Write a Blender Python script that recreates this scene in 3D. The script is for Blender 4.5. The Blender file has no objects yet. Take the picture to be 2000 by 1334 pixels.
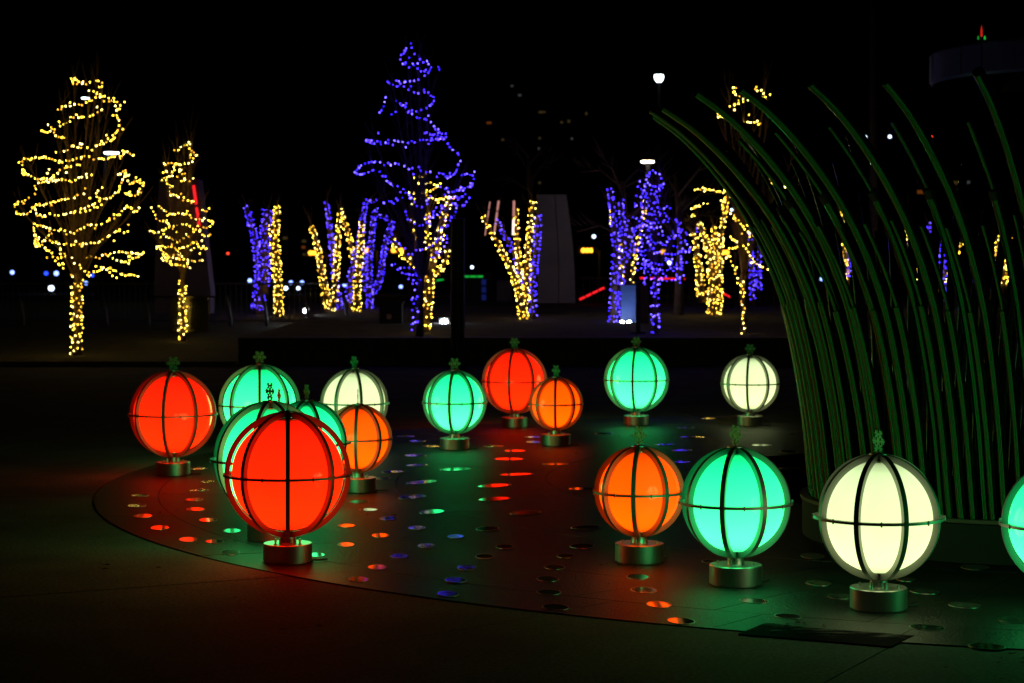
import bpy, bmesh, math, random
from mathutils import Vector, Matrix
random.seed(11)
R = math.radians
S = bpy.context.scene
COL = S.collection

# ------------------------------------------------------------------ camera, sky, exposure
F, H, HY = 3800.0, 1.75, 543.0            # focal length in photo pixels, eye height, horizon row
cam_d = bpy.data.cameras.new('camera'); cam = bpy.data.objects.new('camera', cam_d); COL.objects.link(cam)
cam.location = (0, 0, H); cam.rotation_euler = (R(90), 0, 0)
cam_d.sensor_width = 36.0; cam_d.lens = F / 2000 * 36.0; cam_d.shift_y = -(667 - HY) / 2000
cam_d.clip_end = 3000
cam_d.dof.use_dof = True; cam_d.dof.focus_distance = 10.9; cam_d.dof.aperture_fstop = 4.5
S.camera = cam
W = bpy.data.worlds.new('World'); S.world = W; W.use_nodes = True
wn = W.node_tree.nodes; wl = W.node_tree.links
bg = wn['Background']; sky = wn.new('ShaderNodeTexSky'); sky.sky_type = 'NISHITA'; sky.sun_disc = False
sky.sun_elevation = R(-6); sky.sun_rotation = R(200)
wl.new(sky.outputs[0], bg.inputs[0]); bg.inputs[1].default_value = 0.004
S.view_settings.view_transform = 'Standard'; S.view_settings.look = 'None'
S.view_settings.exposure = 0; S.view_settings.gamma = 1
S.render.engine = 'CYCLES'
cy = S.cycles
cy.use_denoising = True; cy.max_bounces = 4; cy.diffuse_bounces = 1; cy.glossy_bounces = 3
cy.transmission_bounces = 2; cy.sample_clamp_indirect = 6; cy.use_light_tree = True
cy.caustics_reflective = False; cy.caustics_refractive = False; cy.use_adaptive_sampling = False

def P(px, py, Z): return Vector(((px - 1000) * Z / F, Z, H + (HY - py) * Z / F))
def G(px, py, z=0.0):
    Z = F * (H - z) / (py - HY); return Vector(((px - 1000) * Z / F, Z, z))

# ------------------------------------------------------------------ materials
def mat(name, col=(.5, .5, .5), rough=.5, metal=0., emit=None, estr=0., **kw):
    m = bpy.data.materials.new(name); m.use_nodes = True
    b = m.node_tree.nodes['Principled BSDF']
    b.inputs['Base Color'].default_value = (*col, 1); b.inputs['Roughness'].default_value = rough
    b.inputs['Metallic'].default_value = metal
    if emit:
        b.inputs['Emission Color'].default_value = (*emit, 1); b.inputs['Emission Strength'].default_value = estr
    for k, v in kw.items(): b.inputs[k].default_value = v
    return m
def noisy(m, c1, c2, scale, detail=6, bump=0., bscale=None, rough=None, lo=.35, hi=.65):
    nt = m.node_tree; n = nt.nodes; l = nt.links; b = n['Principled BSDF']
    tc = n.new('ShaderNodeTexCoord'); nz = n.new('ShaderNodeTexNoise'); nz.inputs['Scale'].default_value = scale
    nz.inputs['Detail'].default_value = detail; l.new(tc.outputs['Object'], nz.inputs['Vector'])
    cr = n.new('ShaderNodeValToRGB'); cr.color_ramp.elements[0].position = lo; cr.color_ramp.elements[1].position = hi
    cr.color_ramp.elements[0].color = (*c1, 1); cr.color_ramp.elements[1].color = (*c2, 1)
    l.new(nz.outputs['Fac'], cr.inputs[0]); l.new(cr.outputs[0], b.inputs['Base Color'])
    if rough:
        mr = n.new('ShaderNodeMapRange'); mr.inputs['To Min'].default_value = rough[0]; mr.inputs['To Max'].default_value = rough[1]
        l.new(nz.outputs['Fac'], mr.inputs['Value']); l.new(mr.outputs[0], b.inputs['Roughness'])
    if bump:
        n2 = n.new('ShaderNodeTexNoise'); n2.inputs['Scale'].default_value = bscale or scale * 4; n2.inputs['Detail'].default_value = 4
        l.new(tc.outputs['Object'], n2.inputs['Vector'])
        bp = n.new('ShaderNodeBump'); bp.inputs['Strength'].default_value = bump; bp.inputs['Distance'].default_value = .01
        l.new(n2.outputs['Fac'], bp.inputs['Height']); l.new(bp.outputs[0], b.inputs['Normal'])
    return m
def two_scale(m, base1, base2, s1, spk, s2, amt):
    """large stains multiplied with fine mineral speckle"""
    nt = m.node_tree; n = nt.nodes; l = nt.links; b = n['Principled BSDF']
    src = b.inputs['Base Color'].links[0].from_socket
    nz = n.new('ShaderNodeTexNoise'); nz.inputs['Scale'].default_value = s2; nz.inputs['Detail'].default_value = 2
    tc = [x for x in n if x.type == 'TEX_COORD'][0]
    l.new(tc.outputs['Object'], nz.inputs['Vector'])
    mr = n.new('ShaderNodeMapRange'); mr.inputs['From Min'].default_value = .35; mr.inputs['From Max'].default_value = .65
    mr.inputs['To Min'].default_value = 1 - amt; mr.inputs['To Max'].default_value = 1 + amt
    l.new(nz.outputs['Fac'], mr.inputs['Value'])
    mx = n.new('ShaderNodeMix'); mx.data_type = 'RGBA'; mx.blend_type = 'MULTIPLY'; mx.inputs['Factor'].default_value = 1
    l.new(src, mx.inputs['A']); l.new(mr.outputs[0], mx.inputs['B']); l.new(mx.outputs['Result'], b.inputs['Base Color'])
    return m

M = {}
M['joint'] = mat('joint_sand', (.03, .028, .025), .95)
M['concrete'] = two_scale(noisy(mat('plaza_concrete', rough=.8), (.08, .076, .07), (.16, .152, .14), .9, 8, .25, 60, (.75, .95)), 0, 0, 0, 0, 45, .3)
M['granite'] = two_scale(noisy(mat('dark_granite', rough=.45), (.008, .008, .008), (.024, .024, .023), 1.6, 8, .9, 60, (.26, .42)), 0, 0, 0, 0, 120, .7)
for k_, v_ in (('concrete', .12), ('granite', .5)): M[k_].node_tree.nodes['Principled BSDF'].inputs['Specular IOR Level'].default_value = v_
# flamed granite: weak, broken-up gloss at every angle instead of a glassy grazing sheen
_nt = M['granite'].node_tree; _n = _nt.nodes; _l = _nt.links; _b = _n['Principled BSDF']
_df = _n.new('ShaderNodeBsdfDiffuse'); _gl = _n.new('ShaderNodeBsdfGlossy'); _ms = _n.new('ShaderNodeMixShader'); _ms.name = 'gloss_mix'
_df.name = 'stone'; _l.new(_b.inputs['Base Color'].links[0].from_socket, _df.inputs['Color']); _gl.inputs['Color'].default_value = (.55, .55, .55, 1)
_l.new(_b.inputs['Roughness'].links[0].from_socket, _gl.inputs['Roughness'])
for _q in (_df, _gl): _l.new(_b.inputs['Normal'].links[0].from_socket, _q.inputs['Normal'])
_ms.inputs[0].default_value = .21; _l.new(_df.outputs[0], _ms.inputs[1]); _l.new(_gl.outputs[0], _ms.inputs[2])
_l.new(_ms.outputs[0], _n['Material Output'].inputs['Surface'])
M['granite_stain'] = M['granite'].copy()
_nt = M['granite_stain'].node_tree; _n = _nt.nodes; _l = _nt.links; _b = _n['stone']
_at = _n.new('ShaderNodeAttribute'); _at.attribute_name = 'grime'; _tc = _n.new('ShaderNodeTexCoord')
_mp = _n.new('ShaderNodeMapping'); _mp.inputs['Rotation'].default_value = (0, 0, .5); _mp.inputs['Scale'].default_value = (3, 14, 1)
_nz = _n.new('ShaderNodeTexNoise'); _nz.inputs['Scale'].default_value = 2.2; _nz.inputs['Detail'].default_value = 6; _l.new(_tc.outputs['Object'], _mp.inputs[0]); _l.new(_mp.outputs[0], _nz.inputs['Vector'])
_ad = _n.new('ShaderNodeMath'); _ad.operation = 'ADD'; _l.new(_at.outputs['Fac'], _ad.inputs[0]); _l.new(_nz.outputs['Fac'], _ad.inputs[1])
_mr = _n.new('ShaderNodeMapRange'); _mr.interpolation_type = 'SMOOTHSTEP'; _mr.inputs['From Min'].default_value = .72; _mr.inputs['From Max'].default_value = 1.12; _l.new(_ad.outputs[0], _mr.inputs['Value'])
_mx = _n.new('ShaderNodeMix'); _mx.data_type = 'RGBA'; _src = _b.inputs['Color'].links[0].from_socket; _l.new(_mr.outputs[0], _mx.inputs['Factor'])
_mx.inputs['A'].default_value = (.004, .004, .004, 1); _l.new(_src, _mx.inputs['B']); _l.new(_mx.outputs['Result'], _b.inputs['Color'])
_m2 = _n.new('ShaderNodeMapRange'); _m2.inputs['To Min'].default_value = .012; _m2.inputs['To Max'].default_value = .21; _l.new(_mr.outputs[0], _m2.inputs['Value']); _l.new(_m2.outputs[0], _n['gloss_mix'].inputs[0])
M['lens'] = noisy(mat('floor_lens_glass', (.5, .5, .5), .06, .85), (.17, .18, .2), (.42, .44, .47), 60, 3, .02, 30)
M['lens_rim'] = mat('lens_rim_steel', (.2, .2, .19), .35, 1.)
M['lawn'] = noisy(mat('winter_lawn', rough=.95), (.035, .035, .018), (.075, .062, .03), 3, 8, .6, 40)
M['soil'] = noisy(mat('planter_soil', rough=.95), (.03, .025, .02), (.09, .07, .05), 2.2, 8, .6, 25)
M['wallstone'] = noisy(mat('seat_wall_concrete', rough=.85), (.10, .085, .07), (.17, .145, .12), 2.5, 8, .2, 60)
M['bark'] = noisy(mat('bark', rough=.9), (.12, .07, .04), (.25, .155, .09), 14, 6, .5, 40)
M['wire'] = mat('string_wire', (.02, .03, .02), .6)
M['steel'] = mat('green_anodised_tube', (.045, .17, .06), .04, 1.)
M['brushed'] = mat('brushed_aluminium', (.6, .6, .58), .38, 1.)
M['ribmetal'] = mat('satin_cage_metal', (.34, .34, .31), .45, .45)
M['black'] = mat('black_metal', (.009, .009, .01), .65)
M['pole'] = mat('dark_pole_paint', (.004, .004, .004), .95, 0, **{'Specular IOR Level': .1})
M['rubber'] = mat('black_rubber', (.015, .015, .015), .7)
M['rim'] = mat('plinth_rim_steel', (.14, .12, .09), .5, .3)
M['flake'] = mat('green_snowflake_metal', (.14, .62, .28), .45, .3)
M['darkpost'] = noisy(mat('brown_post_paint', rough=.55), (.05, .035, .028), (.08, .058, .045), 3)
M['greymetal'] = mat('grey_post_metal', (.14, .14, .15), .5, .5)
M['pylon'] = noisy(mat('pale_pylon_concrete', rough=.8), (.15, .15, .20), (.21, .21, .28), 1.2, 6, .15, 20)
M['pylon_dark'] = noisy(mat('violet_pylon_panel', rough=.7), (.09, .07, .22), (.13, .10, .30), 1.2, 6)
M['fascia'] = mat('blue_canopy_fascia', (.09, .09, .95), .4)
M['soffit'] = mat('brown_canopy_soffit', (.16, .10, .06), .6)
M['farwall'] = mat('far_building_wall', (.03, .03, .035), .9)
M['glasspanel'] = mat('dark_sign_glass', (.30, .29, .28), .06, .95)
M['leaf'] = mat('dead_leaf', (.06, .035, .015), .9)
def E(name, c, s): return mat(name, (.02, .02, .02), .5, emit=c, estr=s)
M['y'] = [E('warm_bulb', (1, .64, .05), 19), E('pale_warm_bulb', (1, .78, .20), 22), E('amber_bulb', (1, .48, .025), 9)]
M['b'] = [E('violet_blue_bulb', (.052, .022, 1), 16), E('pale_violet_bulb', (.12, .075, 1), 18), E('deep_blue_bulb', (.035, .015, 1), 9)]
M['white_lum'] = E('white_luminaire', (.80, .93, 1), 9)
M['warm_lum'] = E('warm_luminaire', (1, .86, .66), 34)
M['cool_dot'] = E('cool_far_lamp', (.22, .33, 1), 4)
M['white_dot'] = E('white_far_lamp', (.6, .75, 1), 5)
M['blue_dot'] = E('blue_far_lamp', (.02, .06, 1), 2.5)
M['amber_dot'] = E('amber_signal', (1, .36, .02), 4)
M['red_dot'] = E('red_far_lamp', (1, .05, .02), 3)
M['red_led'] = E('red_led_strip', (1, .015, .02), 1.3)
M['green_led'] = E('green_led_strip', (.01, .5, .05), .8)
M['blue_win'] = E('blue_lit_panel', (.03, .06, .6), .12)
M['pink_led'] = E('pinkish_led_tube', (1, .42, .36), .55)
M['white_led'] = E('white_led_tube', (1, .78, .72), 1.6)
M['flood'] = E('flood_light', (.85, .95, 1), 100)
M['win_warm'] = E('far_window_warm', (1, .66, .22), .035)
M['win_white'] = E('far_window_white', (.8, .9, 1), .045)
M['win_orange'] = E('far_window_orange', (1, .25, .03), .1)

def globe_mat(name, top, bot):
    m = mat(name, (.06, .06, .06), .1, 0)
    nt = m.node_tree; n = nt.nodes; l = nt.links; b = n['Principled BSDF']
    tc = n.new('ShaderNodeTexCoord'); sp = n.new('ShaderNodeSeparateXYZ'); l.new(tc.outputs['Generated'], sp.inputs[0])
    mx = n.new('ShaderNodeMix'); mx.data_type = 'RGBA'
    mr = n.new('ShaderNodeMapRange'); mr.interpolation_type = 'SMOOTHSTEP'
    mr.inputs['From Min'].default_value = .02; mr.inputs['From Max'].default_value = .98
    l.new(sp.outputs['Z'], mr.inputs['Value']); l.new(mr.outputs[0], mx.inputs['Factor'])
    mx.inputs['A'].default_value = (*bot, 1); mx.inputs['B'].default_value = (*top, 1)
    l.new(mx.outputs['Result'], b.inputs['Emission Color'])
    fc = n.new('ShaderNodeFloatCurve'); cv_ = fc.mapping.curves[0]        # glow painted dimmer at both ends, where little inner light reaches
    cv_.points[0].location = (0, .45); cv_.points[1].location = (1, .28)
    for q in ((.05, .8), (.12, 1.0), (.5, .93), (.86, .95), (.95, .7)): cv_.points.new(*q)
    fc.mapping.update(); l.new(sp.outputs['Z'], fc.inputs['Value'])
    nz = n.new('ShaderNodeTexNoise'); nz.inputs['Scale'].default_value = 3.5; l.new(tc.outputs['Object'], nz.inputs['Vector'])
    m3 = n.new('ShaderNodeMapRange'); m3.inputs['To Min'].default_value = .86; m3.inputs['To Max'].default_value = 1.1; l.new(nz.outputs['Fac'], m3.inputs['Value'])
    ml = n.new('ShaderNodeMath'); ml.operation = 'MULTIPLY'; l.new(fc.outputs[0], ml.inputs[0]); l.new(m3.outputs[0], ml.inputs[1])
    l.new(ml.outputs[0], b.inputs['Emission Strength'])
    return m
M['globe_red'] = globe_mat('red_diffuser', (2.5, .018, .002), (4.0, .045, .002))
M['globe_orange'] = globe_mat('orange_diffuser', (2.5, .12, .0005), (4.0, .21, .0005))
M['globe_mint'] = globe_mat('mint_diffuser', (.016, 2.3, .50), (.17, 3.8, .86))
M['globe_white'] = globe_mat('cream_diffuser', (.95, 1.25, .58), (1.4, 1.7, .70))

# tube steel: fine rings of circumferential polish scatter highlights along the tube only
nt = M['steel'].node_tree; b = nt.nodes['Principled BSDF']; N_ = nt.nodes.new; K_ = nt.links.new
tg = N_('ShaderNodeTangent'); tg.direction_type = 'UV_MAP'; tg.uv_map = 'UVMap'
geo = N_('ShaderNodeNewGeometry'); ax = N_('ShaderNodeVectorMath'); ax.operation = 'CROSS_PRODUCT'
K_(geo.outputs['Normal'], ax.inputs[0]); K_(tg.outputs[0], ax.inputs[1])
wnz = N_('ShaderNodeTexWhiteNoise'); wnz.noise_dimensions = '3D'; sc_ = N_('ShaderNodeVectorMath'); sc_.operation = 'SCALE'; sc_.inputs['Scale'].default_value = 5000
K_(geo.outputs['Position'], sc_.inputs[0]); K_(sc_.outputs[0], wnz.inputs['Vector'])
mr = N_('ShaderNodeMapRange'); mr.inputs['To Min'].default_value = -.42; mr.inputs['To Max'].default_value = .42
K_(wnz.outputs['Value'], mr.inputs['Value'])
s2 = N_('ShaderNodeVectorMath'); s2.operation = 'SCALE'; K_(ax.outputs[0], s2.inputs[0]); K_(mr.outputs[0], s2.inputs['Scale'])
ad = N_('ShaderNodeVectorMath'); ad.operation = 'ADD'; K_(geo.outputs['Normal'], ad.inputs[0]); K_(s2.outputs[0], ad.inputs[1])
nm = N_('ShaderNodeVectorMath'); nm.operation = 'NORMALIZE'; K_(ad.outputs[0], nm.inputs[0]); K_(nm.outputs[0], b.inputs['Normal'])

# ------------------------------------------------------------------ mesh helpers
class MB:
    def __init__(s): s.v = []; s.f = []; s.mi = []; s.uv = None
    def add(s, vs, fs, mi=0):
        o = len(s.v); s.v += [tuple(x) for x in vs]; s.f += [[i + o for i in q] for q in fs]; s.mi += [mi] * len(fs); return s
    def box(s, c, d, rot=None, mi=0):
        x, y, z = d[0] / 2, d[1] / 2, d[2] / 2
        vs = [Vector(p) for p in ((-x,-y,-z),(x,-y,-z),(x,y,-z),(-x,y,-z),(-x,-y,z),(x,-y,z),(x,y,z),(-x,y,z))]
        if rot is not None: vs = [rot @ p for p in vs]
        return s.add([p + Vector(c) for p in vs], [[0,3,2,1],[4,5,6,7],[0,1,5,4],[1,2,6,5],[2,3,7,6],[3,0,4,7]], mi)
    def lathe(s, prof, n=32, c=(0, 0, 0), mi=0):
        vs = []; fs = []
        for r, z in prof:
            for k in range(n):
                a = 2 * math.pi * k / n; vs.append((c[0] + r * math.cos(a), c[1] + r * math.sin(a), c[2] + z))
        for i in range(len(prof) - 1):
            for k in range(n):
                k2 = (k + 1) % n; fs.append([i*n+k, i*n+k2, (i+1)*n+k2, (i+1)*n+k])
        if prof[0][0] > 1e-6: fs.append(list(range(n))[::-1])
        if prof[-1][0] > 1e-6: fs.append([(len(prof)-1)*n + k for k in range(n)])
        return s.add(vs, fs, mi)
    def tube(s, pts, rad, n=6, cap=True, mi=0, uv=False):
        pts = [Vector(p) for p in pts]; m = len(pts)
        rad = rad if isinstance(rad, (list, tuple)) else [rad] * m
        vs = []; fs = []; up = None
        for i, p in enumerate(pts):
            t = (pts[min(i+1, m-1)] - pts[max(i-1, 0)])
            t = t.normalized() if t.length > 1e-9 else Vector((0, 0, 1))
            if up is None: up = t.orthogonal().normalized()
            u = (up - t * up.dot(t)); u = u.normalized() if u.length > 1e-6 else t.orthogonal().normalized()
            up = u; w = t.cross(u)
            for k in range(n):
                a = 2 * math.pi * k / n; vs.append(p + (u * math.cos(a) + w * math.sin(a)) * rad[i])
        for i in range(m - 1):
            for k in range(n):
                k2 = (k + 1) % n; fs.append([i*n+k, i*n+k2, (i+1)*n+k2, (i+1)*n+k])
        if cap: fs.append(list(range(n))[::-1]); fs.append([(m-1)*n + k for k in range(n)])
        return s.add(vs, fs, mi)
    def octa(s, c, r, mi=0):
        c = Vector(c); d = [Vector(q) * r for q in ((1,0,0),(-1,0,0),(0,1,0),(0,-1,0),(0,0,1),(0,0,-1))]
        return s.add([c + q for q in d], [[0,2,4],[2,1,4],[1,3,4],[3,0,4],[2,0,5],[1,2,5],[3,1,5],[0,3,5]], mi)
    def mesh(s, name, mats, smooth=False):
        me = bpy.data.meshes.new(name); me.from_pydata(s.v, [], s.f)
        for m in (mats if isinstance(mats, (list, tuple)) else [mats]): me.materials.append(m)
        me.polygons.foreach_set('material_index', s.mi)
        if smooth: me.polygons.foreach_set('use_smooth', [True] * len(s.f))
        me.update(); return me
    def build(s, name, mats, parent=None, smooth=False):
        return link(name, s.mesh(name, mats, smooth), parent)
def link(name, me, parent=None, loc=None, rz=None):
    o = bpy.data.objects.new(name, me); COL.objects.link(o)
    if parent: o.parent = parent
    if loc is not None: o.location = loc
    if rz is not None: o.rotation_euler = (0, 0, rz)
    return o
def auto_smooth(me, ang=35):
    bm = bmesh.new(); bm.from_mesh(me)
    for f in bm.faces: f.smooth = True
    for e in bm.edges:
        if len(e.link_faces) == 2 and e.calc_face_angle(0) > R(ang): e.smooth = False
    bm.to_mesh(me); bm.free(); return me
def tag(o, label=None, cat=None, group=None, kind=None):
    if label: o['label'] = label
    if cat: o['category'] = cat
    if group: o['group'] = group
    if kind: o['kind'] = kind
    return o
def thing(name, label, cat, loc=(0, 0, 0), rz=0, group=None):
    o = bpy.data.objects.new(name, None); COL.objects.link(o); o.empty_display_size = .1
    o.location = loc; o.rotation_euler = (0, 0, rz)
    return tag(o, label, cat, group)

# ------------------------------------------------------------------ ground, paving
g = MB(); g.add([(-900,-60,-.03),(900,-60,-.03),(900,1800,-.03),(-900,1800,-.03)], [[0,1,2,3]])
ground = tag(g.build('ground', M['joint']), kind='structure')
CC = Vector((4.6, 16.9)); CJ = Vector((4.6, 14.4)); RG = 8.05
def polar(phi, rad):
    d = Vector((math.cos(phi), math.sin(phi))); e = CJ - CC
    bq = e.dot(d); t = -bq + math.sqrt(max(0, bq*bq - e.dot(e) + rad*rad)); return CJ + d * t
def slab(parent, name, m, a0, a1, r0, r1, z, gap, th=.028, steps=4):
    ins, out = [], []
    for i in range(steps + 1):
        a = a0 + (a1 - a0) * i / steps
        for lst, rr in ((ins, r0 + gap), (out, r1 - gap)):
            p = polar(a, rr); n = Vector((-math.sin(a), math.cos(a)))
            if i == 0: p = p + n * gap
            if i == steps: p = p - n * gap
            lst.append(p)
    top = [(p.x, p.y, z) for p in ins] + [(p.x, p.y, z) for p in out]
    k = steps + 1; fs = [[i+1, i, k+i, k+i+1] for i in range(steps)]
    vs = top + [(x, y, z - th) for x, y, _ in top]; n2 = 2 * k
    ring = list(range(k)) + list(range(2*k - 1, k - 1, -1))
    for q in range(len(ring)):
        a, b_ = ring[q], ring[(q+1) % len(ring)]; fs.append([a, b_, b_ + n2, a + n2])
    o = MB().add(vs, fs).build(name, m, parent)
    bm = bmesh.new(); bm.from_mesh(o.data); bmesh.ops.recalc_face_normals(bm, faces=bm.faces); bm.to_mesh(o.data); bm.free()
    return o
# plaza: radial concrete slabs round the granite circle, then one sheet out to the lawn
plaza = tag(MB().add([(-60,-3,-.012),(60,-3,-.012),(60,38.6,-.012),(-60,38.6,-.012)], [[0,1,2,3]]).build('plaza', M['joint']), kind='structure')
STEP = R(17.35); A0 = R(206.8)
rings = [RG + .012, 10.4, 13.6, 17.5, 23]
for ri in range(4):
    for k in range(-10, 11):
        a0 = A0 + k * STEP; a1 = a0 + STEP
        if k == 10: a1 = A0 - 10 * STEP + 2 * math.pi
        if a1 - a0 < .02: continue
        slab(plaza, 'paving_slab', M['concrete'], a0, a1, rings[ri], rings[ri+1], random.uniform(-.0015, .0015), .004, steps=8)
# the outermost paving as one ring sheet
ob = MB(); nn = 96; vs = []
for i in range(nn):
    a = 2 * math.pi * i / nn; p = polar(a, 23.01); q = Vector((4.6, 14.4)) + Vector((math.cos(a), math.sin(a))) * 60
    vs += [(p.x, p.y, -.004), (q.x, min(q.y, 38.6), -.004)]
ob.add(vs, [[2*i, 2*i+1, (2*i+3) % (2*nn), (2*i+2) % (2*nn)] for i in range(nn)])
ob.build('outer_paving', M['concrete'], plaza)
# granite circle
granite = MB(); granite.lathe([(0, -.010), (RG, -.010)], 128, (CC.x, CC.y, 0))
granite = tag(granite.build('granite_circle', M['joint']), kind='structure')
rr = [3.0, 4.3, 5.6, 6.8, 7.55, RG]
for ri in range(5):
    nseg = 21 if ri < 3 else 42
    stp = 2 * math.pi / nseg
    for k in range(nseg):
        a0 = A0 + k * stp + (.1 if ri % 2 else 0)
        pm = polar(a0 + stp / 2, (rr[ri] + rr[ri+1]) / 2)
        if pm.x > 13: continue
        st = ri >= 3 and -0.1 < (pm.x - 1.95) < .25 and pm.y < 10.6
        slab(granite, 'granite_slab', M['granite'],
             a0, a0 + stp, rr[ri], rr[ri+1], .004 + random.uniform(-.001, .001), .003, steps=5)
c0 = MB(); c0.lathe([(0, .004), (2.997, .004)], 64, (CC.x, CC.y, 0)); c0.build('granite_slab', M['granite'], granite)

sp_ = [G(x, y, .0065) for x, y in ((1442,1238),(1530,1245),(1640,1254),(1740,1262.5),(1786,1241),(1700,1234),(1600,1227),(1495,1216))]
so = MB().add(sp_ + [Vector((p.x, p.y, -.02)) for p in sp_], [list(range(8))] + [[i, 8 + i, 8 + (i+1) % 8, (i+1) % 8] for i in range(8)]).build('stained_slab', M['granite_stain'], granite); so['label'] = 'dark grimy slab at the near edge of the granite'
ga = so.data.attributes.new('grime', 'FLOAT', 'POINT'); ga.data.foreach_set('value', [0, .0, .0, .0, .3, .42, .42, .32] * 2)
bm = bmesh.new(); bm.from_mesh(so.data); bmesh.ops.recalc_face_normals(bm, faces=bm.faces); bm.to_mesh(so.data); bm.free()
# flush mirror-like lenses let into the granite: (x, y, width, height, tilt) as they stand on the floor
LENS = [(792,852,36,4,0),(815,861,33,4,0),(842,871,35,4,0),(963,871,41,4,0),(1039,853,30,3,0),(1041,863,28,4,0),(1006,880,43,4,0),
(994,896,58,5,0),(1085,906,51,4,0),(1009,926,66,5,2),(889,916,61,6,2),(811,889,43,5,0),(814,908,43,5,1),(767,921,43,5,2),(747,934,32,5,2),
(823,941,60,7,4),(965,948,68,7,3),(805,970,55,8,4),(966,974,66,8,3),(844,999,50,9,4),(1026,1001,62,8,3),(1135,954,50,5,1),(701,979,40,6,1),
(720,995,36,6,1),(759,1012,36,8,3),(677,1026,35,7,1),(814,1030,35,8,2),(743,1045,35,9,1),(952,1032,46,9,2),(890,1047,33,8,1),(833,1065,35,9,1),
(676,1063,34,9,1),(780,1085,36,10,0),(1144,1029,59,8,2),(986,1067,35,9,0),(1137,1066,49,10,0),(946,1086,36,9,0),(1105,1085,36,9,0),(618,1083,34,9,0),
(737,1107,38,11,0),(911,1108,38,11,-1),(1083,1107,41,10,-1),(701,1131,40,11,-1),(890,1132,44,11,-2),(1070,1130,44,11,-2),(875,1159,44,11,-2),
(1072,1156,48,11,-2),(1085,1185,53,12,-3),(273,967,36,5,1),(267,987,37,6,1),(279,1007,37,8,2),(312,1030,37,9,2),(367,1053,36,10,1),(389,915,34,4,2),
(406,940,28,4,2),(389,957,38,5,2),(379,975,35,6,2),(382,994,37,7,1),(406,1015,36,8,1),(453,1036,36,9,1),(419,1057,37,8,0),(450,1078,37,10,0),
(1246,1126,45,11,-2),(1257,1152,52,12,-3),(1287,1180,50,13,-4),(1330,1212,56,13,-4),(1473,1173,58,10,-4),(1539,1203,54,10,-4),(1600,1138,54,11,-4),
(1588,1085,50,12,-3),(1640,1164,50,11,-3),(1807,1154,62,11,-4),(1885,1181,67,12,-4),(1811,1225,72,12,-4),(1905,1107,60,11,-3),(1980,1211,62,12,-5),
(1928,1262,75,12,-4),(1770,1131,40,8,-3),(1392,1096,44,8,-2),(1340,835,34,3,0),(1342,853,26,3,0),(1367,853,20,3,0),(1298,868,40,3,0),(1332,879,40,4,0),
(1332,902,34,4,0),(1384,817,30,3,0),(1488,869,40,4,0),(1540,881,36,4,0),(1542,914,40,5,0),(870,842,30,3,0),(925,835,30,3,0),(1180,846,34,3,0),(1250,900,40,4,0),(640,952,34,5,0)]
for (x, y, w, h, t) in LENS:
    n = 28; ct, stt = math.cos(R(t)), math.sin(R(t)); pts = []
    for k in range(n):
        a = 2 * math.pi * k / n; u, v = w / 2 * math.cos(a), h / 2 * math.sin(a)
        q = G(x + u * ct + v * stt, y + v * ct - u * stt, .0075); pts.append(q)
    c = sum(pts, Vector()) / n
    rim = [(c + (p - c) * 1.0) for p in pts]; inn = [(c + (p - c) * .93) for p in pts]
    low = [Vector((p.x, p.y, .0035)) for p in (c + (p - c) * 1.015 for p in pts)]
    ring = MB().add(low + rim + inn, [[i, (i+1) % n, n + (i+1) % n, n + i] for i in range(n)] + [[n+i, n+(i+1) % n, 2*n+(i+1) % n, 2*n+i] for i in range(n)])
    lo = MB().add([p - Vector((0, 0, .001)) for p in inn], [list(range(n))[::-1]]).build('floor_lens', M['lens'], granite)
    if lo.data.polygons[0].normal.z < 0: lo.data.flip_normals()
    ring.build('lens_rim', M['lens_rim'], lo)

# ------------------------------------------------------------------ terrain behind, low wall
ZW = 38.7
def zl(Z): return 0 if Z < 45 else min(.9, .05 * (Z - 45))           # lawn on the left
def zr(Z): return min(.9, .50 + .015 * (Z - 39.3))                     # planted bank behind the wall
XW = (465 - 1000) * ZW / F
def sheet(name, x0, x1, zf, m, z0):
    ys = [z0 + i * 1.2 for i in range(40)] + [120, 300, 900]; xs = [x0 + (x1 - x0) * i / 24 for i in range(25)]
    vs = [(x, y, zf(y) + random.uniform(0, .03)) for y in ys for x in xs]; n = len(xs)
    fs = [[j*n+i, j*n+i+1, (j+1)*n+i+1, (j+1)*n+i] for j in range(len(ys)-1) for i in range(n-1)]
    return tag(MB().add(vs, fs).build(name, m, smooth=True), kind='structure')
sheet('lawn', -60, XW - .02, lambda y: zl(y) + .004, M['lawn'], 38.4)
sheet('planted_bank', XW + .02, 60, zr, M['soil'], 39.3)
wall = thing('seat_wall', 'long low dark concrete wall behind the globe lamps', 'wall', (0, ZW, 0))
xx = XW; k = 0
while xx < 26:
    d = 1.9 if k else .85
    MB().box((xx + d/2, .28, .24), (d - .012, .56, .48)).build('wall_block', M['wallstone'], wall)
    MB().box((xx + d/2, .27, .5205), (d - .010, .62, .08)).build('coping_stone', M['wallstone'], wall)
    xx += d; k += 1
MB().box((XW + .2, 4.5, .26), (.4, 7.6, .52)).build('return_wall', M['wallstone'], wall)
kerb = MB().box(((-60 + XW) / 2, 38.5, .04), (XW + 60 - .05, .18, .12)); tag(kerb.build('lawn_kerb', M['wallstone']), kind='structure')

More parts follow.
